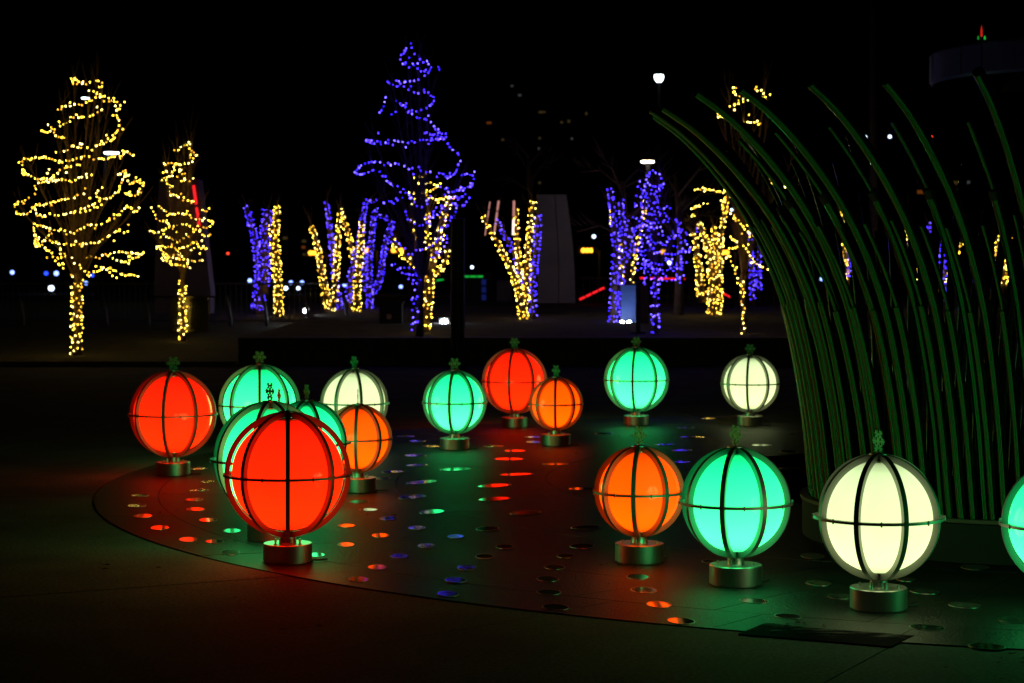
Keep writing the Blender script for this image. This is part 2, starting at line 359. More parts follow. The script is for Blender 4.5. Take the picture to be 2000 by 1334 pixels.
# ------------------------------------------------------------------ globe lamps
BW = .30
def snowflake_mesh(d):
    mb = MB(); t = .005; r = d / 2
    for k in range(6):
        a = k * math.pi / 3; rot = Matrix.Rotation(a, 3, 'Y')
        mb.box(rot @ Vector((r * .5, 0, 0)), (r, t, r * .15), rot)
        for q, ln in ((.45, .34), (.74, .26)):
            for sgn in (-1, 1):
                r2 = Matrix.Rotation(a + sgn * R(-60), 3, 'Y')
                c = rot @ Vector((r * q, 0, 0)) + r2 @ Vector((r * ln * .5, 0, 0))
                mb.box(c, (r * ln, t * (.9 - .1 * sgn), r * .13), r2)
    # solid hexagonal heart
    hx = []
    for s_ in (-1, 1):
        for k in range(6):
            a = k * math.pi / 3 + math.pi / 6; hx.append((math.cos(a) * r * .27, s_ * t * .62, math.sin(a) * r * .27))
    mb.add(hx, [[0,1,2,3,4,5],[11,10,9,8,7,6]] + [[i, 6+i, 6+(i+1) % 6, (i+1) % 6] for i in range(6)])
    return mb.mesh('snowflake', M['flake'])
FLAKE = snowflake_mesh(.125)
LAMPM = {}
def lamp_meshes(Rc):
    if Rc in LAMPM: return LAMPM[Rc]
    d = {}; zb, zn = .38 * BW, .12 * BW; zc = zb + zn + Rc
    d['zc'] = zc; d['zb'] = zb
    r = BW / 2; e = .004
    d['base'] = auto_smooth(MB().lathe([(0, 0), (r - .012, 0), (r - .012, .006), (r, .008), (r, zb - e), (r - e, zb), (0, zb)], 48).mesh('base', M['brushed']))
    d['base_foot'] = auto_smooth(MB().lathe([(0, 0), (r + .006, 0), (r + .006, .004), (r + .001, .006), (0, .006)], 40).mesh('base_foot', M['rubber']))
    d['bolt'] = auto_smooth(MB().lathe([(0, 0), (.011, 0), (.011, .004), (.006, .005), (.006, .016), (0, .016)], 10).mesh('bolt', M['brushed']))
    nk = MB().lathe([(0, 0), (.048, 0), (.046, .004), (.046, zn + .006), (0, zn + .006)], 24)
    for k in range(4):
        a = k * math.pi / 2 + .4; nk.box((math.cos(a) * .048, math.sin(a) * .048, zn * .4), (.016, .012, zn * .8), Matrix.Rotation(a, 3, 'Z'))
    d['neck'] = auto_smooth(nk.mesh('neck', M['brushed']))
    gr = Rc * .885; prof = []
    a_end = 78
    for i in range(41):
        t = R(-a_end + 2 * a_end * i / 40); prof.append((gr * math.cos(t), gr * math.sin(t)))
    prof = [(0, prof[0][1])] + prof + [(0, prof[-1][1])]
    d['globe'] = auto_smooth(MB().lathe(prof, 64).mesh('globe', M['globe_red']), 60)
    d['seam'] = auto_smooth(MB().lathe([(gr - .002, -.0018), (gr + .0022, -.0018), (gr + .0022, .0018), (gr - .002, .0018)], 64).mesh('globe_seam', M['flake']))
    zt = gr * math.sin(R(a_end))
    d['collar_t'] = auto_smooth(MB().lathe([(0, zt), (gr * .19, zt), (gr * .19, zt + .008), (.02, zt + .012), (.016, Rc - .012), (0, Rc - .012)], 24).mesh('globe_collar', M['brushed']))
    d['collar_b'] = auto_smooth(MB().lathe([(0, -Rc + .012), (.03, -Rc + .012), (.03, -zt - .012), (gr * .19, -zt - .006), (gr * .19, -zt), (0, -zt)], 24).mesh('globe_collar', M['brushed']))
    # one meridian rib: flat bar, deep radially
    w, dp = .027, .032; vs = []; n = 36
    for i in range(n + 1):
        t = R(-88.5 + 177 * i / n)
        for rad, ww in ((Rc, -w/2), (Rc, w/2), (Rc - dp, w/2), (Rc - dp, -w/2)):
            vs.append((ww, -rad * math.cos(t), rad * math.sin(t)))
    fs = [[i*4+k, i*4+(k+1) % 4, (i+1)*4+(k+1) % 4, (i+1)*4+k] for i in range(n) for k in range(4)] + [[0,3,2,1], [n*4, n*4+1, n*4+2, n*4+3]]
    d['rib'] = auto_smooth(MB().add(vs, fs).mesh('rib', M['ribmetal']))
    hh = .0072
    d['ring'] = auto_smooth(MB().lathe([(Rc - .020, -hh), (Rc + .008, -hh), (Rc + .008, hh), (Rc - .020, hh), (Rc - .020, -hh)], 72).mesh('equator_ring', M['ribmetal']))
    d['stud'] = auto_smooth(MB().lathe([(0, -.013), (.0045, -.013), (.0045, .013), (0, .013)], 8).mesh('ring_stud', M['ribmetal']))
    d['top'] = auto_smooth(MB().lathe([(0, 0), (.05, 0), (.05, .006), (.012, .008), (.012, .014), (0, .014)], 24).mesh('top_plate', M['brushed']))
    LAMPM[Rc] = d; return d
GLOBES = {}
def globe_lamp(px, yb, Rc, colour, rot, label, flake=None):
    p = G(px, yb); Z = p.y + BW / 2; loc = Vector(((px - 1000) * Z / F, Z, .008))
    d = lamp_meshes(Rc); face = math.atan2(loc.x, loc.y)
    t = thing('globe_lamp', label, 'lamp', loc, 0, 'caged globe lamps on the plaza')
    rz = -face + R(rot)
    def add(n, me, z=0, par=t, rzz=0, xy=(0, 0)):
        return link(n, me, par, (xy[0], xy[1], z), rzz)
    link('base_foot', d['base_foot'], t, (0, 0, -.005))
    bs = add('base', d['base'])
    for k in range(4):
        a = rz + R(45 + 90 * k); add('bolt', d['bolt'], d['zb'], bs, 0, (math.cos(a) * .105, math.sin(a) * .105))
    add('neck', d['neck'], d['zb'], t, rz)
    key = (Rc, colour)
    if key not in GLOBES:
        me = d['globe'].copy(); me.materials.clear(); me.materials.append(M['globe_' + colour]); GLOBES[key] = me
    gb = add('globe', GLOBES[key], d['zc']); link('globe_seam', d['seam'], gb)
    add('globe_collar', d['collar_t'], d['zc']); add('globe_collar', d['collar_b'], d['zc'])
    for k in range(8): add('rib', d['rib'], d['zc'], t, rz + k * math.pi / 4)
    rg = add('equator_ring', d['ring'], d['zc'])
    for k in range(8):
        a = rz + R(22.5 + 45 * k) - math.pi / 2
        link('ring_stud', d['stud'], rg, (math.cos(a) * (Rc + .009), math.sin(a) * (Rc + .009), 0))
    add('top_plate', d['top'], d['zc'] + Rc - .004)
    fz = d['zc'] + Rc + .008 + .058
    add('snowflake', FLAKE, fz, t, rz + R(90 if flake is None else flake - rot + 90))
    cb = MB().tube([(0, 0, .006), (.05, -.012, .006), (.1, .01, .006)], .006, 6)
    c = cb.build('cable', M['rubber'], t, True); c.location = (math.cos(rz) * .145, math.sin(rz) * .145, 0); c.rotation_euler[2] = rz + .2
    return t
L_, M_, S_ = .386, .327, .28
globe_lamp(338, 932, .386, 'red', -13, 'large red globe lamp farthest left, at the edge of the dark granite', 77)
globe_lamp(507, 905, .386, 'mint', 0, 'mint green globe lamp between the farthest left red one and the back cream one', 88)
globe_lamp(692, 888, .345, 'white', 12, 'cream globe lamp at back left behind the small orange lamp', 40)
globe_lamp(545, 963, .28, 'mint', 12, 'mint globe lamp almost hidden in the left cluster, only its snowflake showing clearly', 14)
globe_lamp(599, 993, M_, 'mint', 20, 'mint globe lamp peeking out right behind the big red front lamp', 22)
globe_lamp(527, 1062, .386, 'mint', 28, 'large mint globe lamp directly behind the big red front lamp', 28)
globe_lamp(562, 1106, .386, 'red', 0, 'big red globe lamp in front of the left cluster', 1)
globe_lamp(699, 965, .28, 'orange', -4, 'small orange globe lamp at the right side of the left cluster', -2)
globe_lamp(888, 881, M_, 'mint', -10, 'mint globe lamp standing alone left of the overlapping red and orange pair', 79)
globe_lamp(1005, 837, .386, 'red', -10, 'red globe lamp in the middle, behind the overlapping small orange lamp', 80)
globe_lamp(1086, 873, .28, 'orange', -2, 'small orange globe lamp overlapping the red lamp in the middle', 45)
globe_lamp(1243, 833, .386, 'mint', -7, 'mint globe lamp at the back, behind the front orange lamp', 84)
globe_lamp(1465, 834, .345, 'white', -6, 'cream globe lamp at the back, beside the steel reed sculpture', 84)
globe_lamp(1249, 1106, .28, 'orange', 37, 'orange globe lamp at front, overlapped by the front mint lamp', 37)
globe_lamp(1437, 1152, .316, 'mint', 31, 'mint globe lamp at front between the orange and the large cream lamps', 33)
globe_lamp(1716, 1201, .333, 'white', 25, 'largest cream globe lamp in front of the steel reed sculpture', 28)
globe_lamp(2085, 1222, .333, 'mint', 12, 'mint globe lamp cut off by the right edge of the picture', 20)

# ------------------------------------------------------------------ steel reed sculpture
SX, SZ = 3.42, 13.2
sc = thing('reed_sculpture', 'tall swirling ring of dark green metal tubes on a black drum', 'sculpture', (SX, SZ, .004))
auto_smooth(MB().lathe([(0, 0), (1.435, 0), (1.435, .235), (1.425, .245), (0, .245)], 96).build('plinth', M['black'], sc).data)
auto_smooth(MB().lathe([(1.40, .2455), (1.45, .2455), (1.45, .268), (1.40, .268), (1.40, .2455)], 96).build('plinth_rim', M['rim'], sc).data)
# (flare, height) along one tube; the flare swings off the radius, so the whole ring swirls
PROF = [(.0, .245), (.02, .40), (.065, .80), (.135, 1.205), (.21, 1.52), (.29, 1.75), (.40, 1.99), (.53, 2.21), (.68, 2.41), (.85, 2.60), (1.02, 2.755), (1.20, 2.88)]
SWIRL = R(31); RB = 1.335
def cr_interp(pts, n):
    out = []; m = len(pts)
    for i in range(m - 1):
        p0, p1, p2, p3 = pts[max(i-1, 0)], pts[i], pts[i+1], pts[min(i+2, m-1)]
        for k in range(n):
            t = k / n
            out.append(tuple(.5 * (2*b + (c-a)*t + (2*a - 5*b + 4*c - d)*t*t + (3*b - a - 3*c + d)*t**3) for a, b, c, d in zip(p0, p1, p2, p3)))
    out.append(tuple(pts[-1])); return out
FULL = cr_interp(PROF, 4)
def stalk_mesh(z0, ztop, dr, rt=.030, flare=1.0, name='stalk', m_=None):
    pts = [(-r * flare * math.sin(SWIRL), -(RB + dr + r * flare * math.cos(SWIRL)), z) for r, z in FULL if z0 <= z <= ztop]
    n = 18 if rt > .02 else 10; m = len(pts); mb = MB(); mb.tube(pts, rt, n, cap=False)
    mb.tube(pts[::-1], rt * .9, n, cap=False)                          # inner wall: the tube is open at its top
    mb.f += [[(m-1)*n + k, (m-1)*n + (k+1) % n, m*n + (k+1) % n, m*n + k] for k in range(n)]; mb.mi += [0] * n
    me = auto_smooth(mb.mesh(name, [m_ or M['steel']], True), 50)
    uv = me.uv_layers.new(name='UVMap')
    for p in me.polygons:
        ks = [me.loops[q].vertex_index % n for q in p.loop_indices]
        for li in p.loop_indices:
            vi = me.loops[li].vertex_index; i, k = (vi % (m*n)) // n, vi % n
            uv.data[li].uv = ((n if (k == 0 and n - 1 in ks) else k) / n, i / m)
    return me
TALL, MID, LOW = stalk_mesh(0, 2.9, .02, .034), stalk_mesh(0, 2.27, -.02, .031, .95), stalk_mesh(0, 1.60, .03, .027)
# the shorter tubes are sockets: a black collar, and a thinner rod that runs on out of it
EXTRA = {MID: (stalk_mesh(2.20, 2.30, -.02, .0345, .95, 'collar', M['black']), stalk_mesh(2.1, 2.68, -.02, .0155, .95, 'rod')),
         LOW: (stalk_mesh(1.53, 1.63, .03, .0305, 1, 'collar', M['black']), stalk_mesh(1.5, 2.12, .03, .0135, 1, 'rod'))}
for k in range(30):
    a = R(12 * k + 4.4)
    for me, da in ((TALL, 0), (MID, 6), (LOW, 3), (LOW, 9)):
        o = link('stalk', me, sc, (0, 0, random.uniform(-.004, 0)), -a - R(da) + R(random.uniform(-.6, .6)))
        o.scale = (1, random.uniform(.995, 1.005), random.uniform(.97, 1.02) if me is LOW else random.uniform(.99, 1.012))
        if me in EXTRA:
            link('collar', EXTRA[me][0], o); link('rod', EXTRA[me][1], o)
# ------------------------------------------------------------------ trees and string lights
def poly_m(pts):
    L = [0]
    for a, b in zip(pts, pts[1:]): L.append(L[-1] + (Vector(b) - Vector(a)).length)
    return L
def along(pts, L, s):
    for i in range(len(L) - 1):
        if s <= L[i+1] or i == len(L) - 2:
            t = (s - L[i]) / max(1e-9, L[i+1] - L[i]); return Vector(pts[i]).lerp(Vector(pts[i+1]), min(1, max(0, t)))
def bulb_mesh(i, c, r):
    bm = bmesh.new(); bmesh.ops.create_icosphere(bm, subdivisions=1, radius=r)
    me = bpy.data.meshes.new('bulb'); bm.to_mesh(me); bm.free(); me.materials.append(M[c][i]); return me
BR = .0118
BULB = {c: [bulb_mesh(i, c, BR * (1, 1.05, .9)[i]) for i in range(3)] for c in 'yb'}
def pick(): return random.choices((0, 1, 2), (5, 2.4, 2.2))[0]
def strings(label, colour, base, paths, wraps, cat='string lights', single=False, cap=300):
    """paths: lists of 3-D points with bulbs set along them; wraps: list of bulb positions wound round a limb"""
    t = thing('string_lights', label, cat, base, 0, 'string lights wound on the trees')
    b0 = Vector(base); wire = MB(); ind = []
    for p in paths:
        q = [Vector(v) - b0 for v in p]; wire.tube(q, .0035, 3, cap=False)
        L = poly_m(q); s = random.uniform(0, .05)
        while s < L[-1]:
            ind.append(along(q, L, s) + Vector((random.gauss(0, .012), random.gauss(0, .012), random.gauss(0, .014))))
            if random.random() < .28: ind.append(ind[-1] + Vector((random.gauss(0, .07), random.gauss(0, .05), random.gauss(0, .06))))
            s += random.uniform(.065, .125)
    for w in wraps:
        if len(w) > 1: wire.tube([v - b0 for v in w], .0035, 3, cap=False)
    if wire.v: wire.build('wire', M['wire'], t)
    rest = [v - b0 for w in wraps for v in w]
    if single:
        random.shuffle(ind)
        for v in ind[:cap]: link('bulb', BULB[colour][pick()], t, v)
        rest += ind[cap:]
    else: rest += ind
    if rest:
        mb = MB()
        for v in rest: mb.octa(v, BR * random.uniform(1.0, 1.2), pick())
        tag(mb.build('bulbs', M[colour], t), kind='stuff')
    return t
def limb3(px, Z, spread=.35, w0=20, w1=8):
    """limb traced as (x, y) points with its own depth drift"""
    dz = random.uniform(-spread, spread); n = len(px); pts = []; rad = []
    for i, (x, y) in enumerate(px):
        f = i / max(1, n - 1); z = Z + dz * f; pts.append(P(x, y, z)); rad.append((w0 + (w1 - w0) * f) / 2 * z / F * .78)
    return pts, rad
def refine(pts, rad, k=4):
    a = [tuple(p) + (r,) for p, r in zip(pts, rad)]
    if len(a) == 2: a = [a[0], tuple((u + v) / 2 for u, v in zip(*a)), a[1]]
    q = cr_interp(a, k)
    return [Vector(v[:3]) for v in q], [max(.006, v[3]) for v in q]
def wrap(pts, rad, dens=1.0):
    """bulbs wound round a limb"""
    L = poly_m(pts); out = []; s = 0; a = random.uniform(0, 6.28)
    while s < L[-1]:
        i = max(k for k in range(len(L)) if L[k] <= s + 1e-9); i = min(i, len(pts) - 2)
        f = (s - L[i]) / max(1e-9, L[i+1] - L[i]); p = pts[i].lerp(pts[i+1], f); r = rad[i] * (1-f) + rad[i+1] * f + .018
        t = (pts[i+1] - pts[i]).normalized(); u = Vector((0, 1, 0)); u = (u - t * u.dot(t)).normalized(); w = t.cross(u)
        out.append(p + (u * math.cos(a) + w * math.sin(a)) * r * random.uniform(.9, 1.25) + t * random.uniform(-.09, .09))
        da = random.uniform(.7, 1.3) * .105 / max(r, .03); a += da
        s += max(.004, da / (2 * math.pi) * .125) / dens
    return out
def twigs(mb, p, d, n, ln, r):
    for _ in range(n):
        q = d + Vector((random.gauss(0, .45), random.gauss(0, .45), random.uniform(.1, .7))); q.normalize()
        e = ln * random.uniform(.5, 1.2); m = p + q * e * .5 + Vector((0, 0, .06 * e)) + Vector((random.gauss(0, .03), random.gauss(0, .03), 0)) * e
        mb.tube([p, m, p + q * e + Vector((0, 0, .2 * e))], [r, r * .7, r * .3], 4, cap=False)
def wrapped_tree(label, base_px, Z, limbs, slabels, twig=True):
    """limbs: (points, w0, w1, colour or None)"""
    bx, by = base_px; base = P(bx, by, Z); t = thing('tree', label, 'tree', base, 0, 'bare trees wrapped in lights')
    W_ = {'y': [], 'b': []}; first = True; tw = MB()
    for (px, w0, w1, c) in limbs:
        pts, rad = refine(*limb3(px, Z, .35, w0, w1))
        if first:                                                      # root the trunk in the ground
            pts = [pts[0] - Vector((0, 0, .25))] + pts; rad = [rad[0] * 1.15] + rad
        MB().tube([p - base for p in pts], rad, 8).build('trunk' if first else 'limb', M['bark'], t, True); first = False
        if twig:
            d = (pts[-1] - pts[-3]).normalized()
            for q in range(5): twigs(tw, pts[-1 - q] - base, d, 2, .5, .010)
        if c: W_[c].append(wrap(pts[1:], rad[1:]))
    if tw.v: tag(tw.build('twigs', M['bark'], t), kind='stuff')
    for c in 'yb':
        if W_[c]: strings(slabels[c], c, base, [], W_[c])
    return t
def crown_tree(label, base_px, Z, fork_y, top, env, w_trunk, nl=16, seed=1, trunk_top=None):
    """bare upright crown; env = (row, left, right) outline"""
    random.seed(seed)
    bx, by = base_px; base = P(bx, by, Z); t = thing('tree', label, 'tree', base, 0, 'bare trees wrapped in lights')
    fx = trunk_top or bx; fk = P(fx, fork_y, Z); r0 = w_trunk / 2 * Z / F
    tp = [base - Vector((0, 0, .2)), base.lerp(fk, .3) + Vector((.01, 0, 0)), base.lerp(fk, .7) - Vector((.015, 0, 0)), fk + Vector((0, 0, .1))]
    MB().tube([p - base for p in tp], [r0 * 1.25, r0, r0 * .9, r0 * .85], 10).build('trunk', M['bark'], t, True)
    def half(py):
        for (a, l, r), (b, l2, r2) in zip(env, env[1:]):
            if a <= py <= b:
                f = (py - a) / (b - a); return l + (l2 - l) * f, r + (r2 - r) * f
        return (env[0][1:] if py < env[0][0] else env[-1][1:])
    for k in range(nl):
        ey = top + (fork_y - top) * ((k / nl) ** 1.15) * .82; l, r = half(ey)
        a = k * 2.4 + random.uniform(-.3, .3); cx, hw = (l + r) / 2, (r - l) / 2 * random.uniform(.7, .98) * Z / F
        e = P(cx, ey, Z) + Vector((math.cos(a) * hw, math.sin(a) * hw, 0))
        s = fk.lerp(base, random.uniform(-.02, .12)); m = s.lerp(e, .45); m = Vector((s.x + (m.x - s.x) * .75, s.y + (m.y - s.y) * .75, m.z + .05))
        m2 = s.lerp(e, .75); m2 = m2 + Vector((0, 0, .06))
        rl = r0 * random.uniform(.26, .42)
        pts, rad = refine([s, s.lerp(m, .5) , m, m2, e], [rl, rl * .85, rl * .6, rl * .4, .006], 3)
        MB().tube([p - base for p in pts], rad, 6, cap=False).build('limb', M['bark'], t, True)
        tw = MB()
        for q in range(3, len(pts), 1):
            twigs(tw, pts[q] - base, (pts[min(q+1, len(pts)-1)] - pts[q-1]).normalized(), 2, .55, .0075)
        tag(tw.build('twigs', M['bark'], t), kind='stuff')
    return t, half
def crown_paths(raw, conv, Z, half):
    out = []
    for i, line in enumerate(raw):
        p3 = []; sgn = -1 if i % 3 != 2 else .9
        for u, v in line:
            x, y = conv(u, v); l, r = half(y); c, hw = (l + r) / 2, (r - l) / 2
            dy = math.sqrt(max(.04, 1 - ((x - c) / max(hw, 4)) ** 2)) * hw * Z / F * .8 * sgn
            p3.append(P(x, y, Z + dy))
        if len(p3) > 2: p3 = [Vector(q) for q in cr_interp([tuple(q) for q in p3], 4)]
        out.append(p3)
    return out

c1 = lambda u, v: (u / 2.084, 100 + v / 2.084)
c2 = lambda u, v: (420 + u / 2.02, 60 + v / 2.02)
c3 = lambda u, v: (900 + u / 2.15, 100 + v / 2.15)
# A: big warm tree at far left
RAW_A = [[(290,110),(330,125),(350,135),(390,120),(420,130),(410,150)],[(290,125),(310,135),(340,130)],[(355,158),(380,165),(425,180),(445,195),(485,210),(488,230),(470,250),(485,295),(470,345),(445,365),(430,340)],
[(425,180),(390,190),(335,215),(300,218),(265,228),(230,243)],[(415,240),(375,262),(330,270),(280,270)],[(275,295),(250,297),(225,320),(190,328),(165,325)],[(205,310),(240,350),(268,355)],
[(445,365),(410,375),(370,400),(325,378),(320,400)],[(365,395),(290,390),(265,405),(225,410)],[(545,430),(505,405),(500,425),(440,435),(390,440),(362,428),(310,435),(250,455)],
[(250,455),(205,440),(180,430),(125,440),(92,448),(95,490),(97,515)],[(97,490),(140,515),(170,522),(200,490),(190,475)],[(330,463),(290,470),(255,480),(215,518),(160,515)],
[(375,500),(345,502),(305,528),(262,525),(150,540),(145,570)],[(125,595),(92,608),(60,632),(65,655),(110,665),(130,630)],[(345,555),(340,575),(292,595),(240,605),(195,620),(130,632)],
[(420,548),(385,582),(430,600),(470,580),(490,550),(510,490),(475,505)],[(510,490),(525,540),(560,525),(585,545),(555,585),(500,575)],[(415,625),(360,650),(300,655),(245,670),(210,665),(170,670),(130,650)],
[(570,640),(545,655),(520,630),(490,660),(445,690),(400,705),(345,715),(300,735),(250,730),(190,720),(135,705)],[(135,700),(140,740),(145,760),(140,785),(180,770),(190,750),(215,740)],
[(525,705),(515,740),(480,730),(440,755),(390,775),(330,785),(260,785),(205,770)],[(145,750),(160,790),(200,810),(230,855),(260,880),(240,800)],[(580,830),(530,820),(480,820),(440,825),(400,840),(350,840),(300,845),(240,800)],
[(580,825),(515,855),(480,855),(440,830)],[(550,915),(500,910),(470,920),(430,885),(400,895),(360,915),(345,890),(290,860)],[(415,880),(470,895),(510,915)],[(140,745),(150,775),(145,790)],[(430,600),(380,625),(330,640)]]
ZA = 43.75
tA, hA = crown_tree('tall bare tree with a broad crown of warm lights at far left', (150, 695), ZA, 545, 150,
    [(140,150,185),(160,130,205),(205,100,238),(260,75,236),(300,60,262),(330,38,265),(400,26,282),(460,48,278),(500,75,282),(540,115,270),(560,140,165)], 16, 20, 3, 152)
wrA = wrap(*refine([P(149, 694, ZA), P(150, 640, ZA), P(150, 540, ZA)], [.095, .095, .10], 6), dens=.9)
strings('warm white light string spiralling over the broad tree at far left', 'y', P(150, 695, ZA), crown_paths(RAW_A, c1, ZA, hA), [wrA], single=True)
# B: smaller warm tree
RAW_B = [[(768,360),(770,385),(745,380),(720,405)],[(770,395),(785,415),(795,432),(770,435)],[(780,450),(740,460),(670,455),(685,468)],[(665,495),(690,490),(735,480),(740,500),(770,500)],
[(668,515),(705,510),(730,520),(760,530),(790,510)],[(675,540),(695,550),(690,575)],[(690,575),(730,595),(765,605),(795,620)],[(850,640),(835,655),(820,640)],[(620,640),(630,665),(640,685),(670,695),(690,710),(720,710)],
[(655,640),(695,662),(755,660),(785,685),(830,685),(870,690)],[(870,695),(850,715),(800,725),(770,715),(740,705)],[(610,730),(640,735),(690,720),(720,735),(760,745)],[(860,745),(830,750),(810,725)],
[(640,800),(670,795),(740,800),(790,780),(820,770)],[(640,800),(680,825),(720,830),(760,815),(800,800),(850,805)],[(660,850),(700,840),(750,850),(800,855),(825,850)],[(660,825),(690,865),(735,870),(780,885)],[(650,760),(700,760),(740,770),(790,740)]]
ZB = 48.2
tB, hB = crown_tree('smaller bare tree with warm lights before the violet pylon', (357, 668), ZB, 545, 270,
    [(265,350,372),(300,335,384),(340,318,384),(380,322,378),(400,295,412),(450,292,418),(480,302,414),(520,318,400),(560,345,370)], 9, 13, 5)
wrB = wrap(*refine([P(357, 660, ZB), P(357, 600, ZB), P(357, 545, ZB)], [.07, .07, .07], 6), dens=.8)
strings('warm white light string on the smaller tree before the violet pylon', 'y', P(357, 668, ZB), crown_paths(RAW_B, c1, ZB, hB), [wrB], single=True)
# F: tall violet-blue tree
RAW_F = [[(780,70),(757,68),(750,90),(735,100),(735,125),(748,125),(765,138),(785,130),(805,125),(800,95),(782,97)],[(805,110),(825,125),(835,120),(850,140),(848,165),(825,158),(808,163),(785,130)],[(880,140),(877,160)],
[(805,190),(783,197),(750,205),(725,195)],[(680,200),(705,213),(745,225),(785,238),(805,250)],[(825,240),(850,255),(868,268),(860,285),(835,300),(805,317),(785,315),(765,318),(745,297),(705,275)],[(675,257),(670,285),(660,310),(640,330)],[(715,310),(690,330)],
[(765,318),(795,340),(835,350),(865,378),(885,400),(910,410),(912,430),(930,465),(955,475),(965,510),(955,545),(930,575),(900,570)],[(885,400),(850,412),(820,400)],[(905,425),(865,428),(830,430),(800,435),(760,437),(735,437),(695,430),(665,440),(645,440),(625,435),(590,430)],
[(590,430),(610,442),(650,447),(690,445)],[(635,515),(610,518),(585,530),(560,545),(555,560),(580,565),(610,555),(628,545)],[(640,520),(690,525),(735,528),(770,540),(800,540),(820,553),(850,560)],[(650,555),(665,575),(685,605),(725,617),(755,630)],[(880,555),(905,570),(935,573)],
[(970,567),(1020,568),(1022,590),(1010,615),(985,620),(965,622),(1000,655),(990,680),(960,690),(930,680),(900,690)],[(885,610),(900,625),(930,635),(965,635)],[(665,675),(705,680),(735,660),(760,640),(790,690),(830,690),(850,640)],
[(750,710),(760,740),(790,760),(830,765),(870,700),(900,690)],[(975,750),(955,750),(940,720)],[(710,825),(745,860),(770,880),(800,860),(830,870),(870,830),(900,820),(920,815)],[(695,925),(720,945),(750,960),(790,965),(780,940),(720,930)],[(780,700),(800,720),(840,740),(880,720),(920,700)],
[(950,700),(935,740),(915,770),(880,800)],[(900,640),(940,660),(985,655)],[(870,840),(890,810),(900,860),(880,890),(850,900)]]
ZF = 40.2
tF, hF = crown_tree('tallest bare tree, spiralled with violet blue lights', (818, 662), ZF, 545, 95,
    [(88,785,812),(130,775,860),(200,735,850),(230,735,845),(275,708,872),(330,692,900),(350,700,928),(400,715,920),(440,765,895),(500,770,880),(550,800,840)], 14, 18, 8, 824)
wrF = wrap(*refine([P(812, 658, ZF), P(812, 600, ZF), P(815, 535, ZF)], [.06, .06, .07], 6), dens=.75)
strings('violet blue light string on the tallest tree', 'b', P(818, 662, ZF), crown_paths(RAW_F, c2, ZF, hF), [wrF], single=True)
random.seed(21)
def cv(c, pts): return [c(*p) for p in pts]
# G: warm tree just behind the tall blue one
ZG = 42.5
wrapped_tree('bare tree with warm lights close behind the tallest blue tree', (832, 655), ZG, [
    (cv(c2, [(830,1205),(838,1080),(845,940)]), 17, 24, 'y'), (cv(c2, [(848,960),(880,840),(900,740),(938,650)]), 20, 8, 'y'), (cv(c2, [(850,960),(900,935),(922,850)]), 11, 7, 'y'),
    (cv(c2, [(840,970),(775,910),(720,870),(708,825)]), 11, 6, 'y'), (cv(c2, [(800,900),(785,800),(778,725)]), 8, 5, 'y'), (cv(c2, [(845,900),(838,780),(842,700)]), 9, 6, 'y')],
    {'y': 'warm white light string wound up the tree behind the tallest blue tree'})
pg = [[(835,565),(815,575),(795,585),(800,605),(830,605),(860,600),(880,610),(860,630),(830,640),(800,650),(765,640)],[(770,660),(800,665),(840,660),(880,665),(915,660),(940,650)]]
strings('loose looping warm light string hung inside the tallest blue tree', 'y', P(832, 655, ZG), [[P(*c2(*q), ZG + .3 * math.sin(i)) for i, q in enumerate(l)] for l in pg], [])
wrapped_tree('bare tree of two limbs in violet blue lights, left of a warm lit trunk', (505, 606), 58, [
    ([(504,604),(507,545),(500,480),(482,408)], 26, 10, 'b'), ([(514,575),(516,490),(523,412)], 28, 20, 'b')], {'b': 'violet blue light string round the two limbed tree beside a warm trunk'})
wrapped_tree('upright bare tree in warm lights right beside a violet blue one', (545, 613), 57, [
    ([(545,612),(542,530),(538,470),(541,402)], 20, 12, 'y'), ([(539,560),(532,490),(530,440)], 10, 7, 'y')], {'y': 'warm white light string round the upright trunk beside a violet one'})
wrapped_tree('bare tree with warm and violet limbs, spreading left of the warm trunk pair', (655, 614), 57, [
    ([(648,612),(634,565),(622,490),(608,440)], 20, 8, 'y'), ([(652,600),(656,540),(660,470),(664,412)], 14, 8, 'y'), ([(690,512),(681,460),(665,412)], 12, 8, 'y'), ([(668,618),(656,560),(650,495),(637,392)], 16, 8, 'b')],
    {'y': 'warm white light string on the tree with one thin violet limb', 'b': 'thin violet light string up one limb of the warm tree'})
wrapped_tree('slim bare tree in warm lights with a violet limb crossing it', (698, 614), 57, [
    ([(698,614),(697,570),(702,510),(707,430)], 19, 9, 'y'), ([(680,600),(684,545),(699,480),(714,398)], 13, 7, 'b')], {'y': 'warm white light string on the slim crossed tree', 'b': 'violet blue light string on the limb crossing the slim warm tree'})
wrapped_tree('many limbed bare tree in violet blue lights, left of the tallest tree', (722, 608), 60, [
    ([(722,607),(722,570),(722,500),(733,408)], 14, 9, 'b'), ([(723,580),(742,545),(752,480),(765,435)], 13, 8, 'b'), ([(720,585),(709,490),(704,428)], 12, 8, 'b'), ([(709,470),(712,400),(735,392)], 7, 5, 'b'), ([(735,420),(762,432),(770,470)], 6, 5, 'b')],
    {'b': 'violet blue light string on the many limbed tree left of the tallest'})
ZH = 50.5
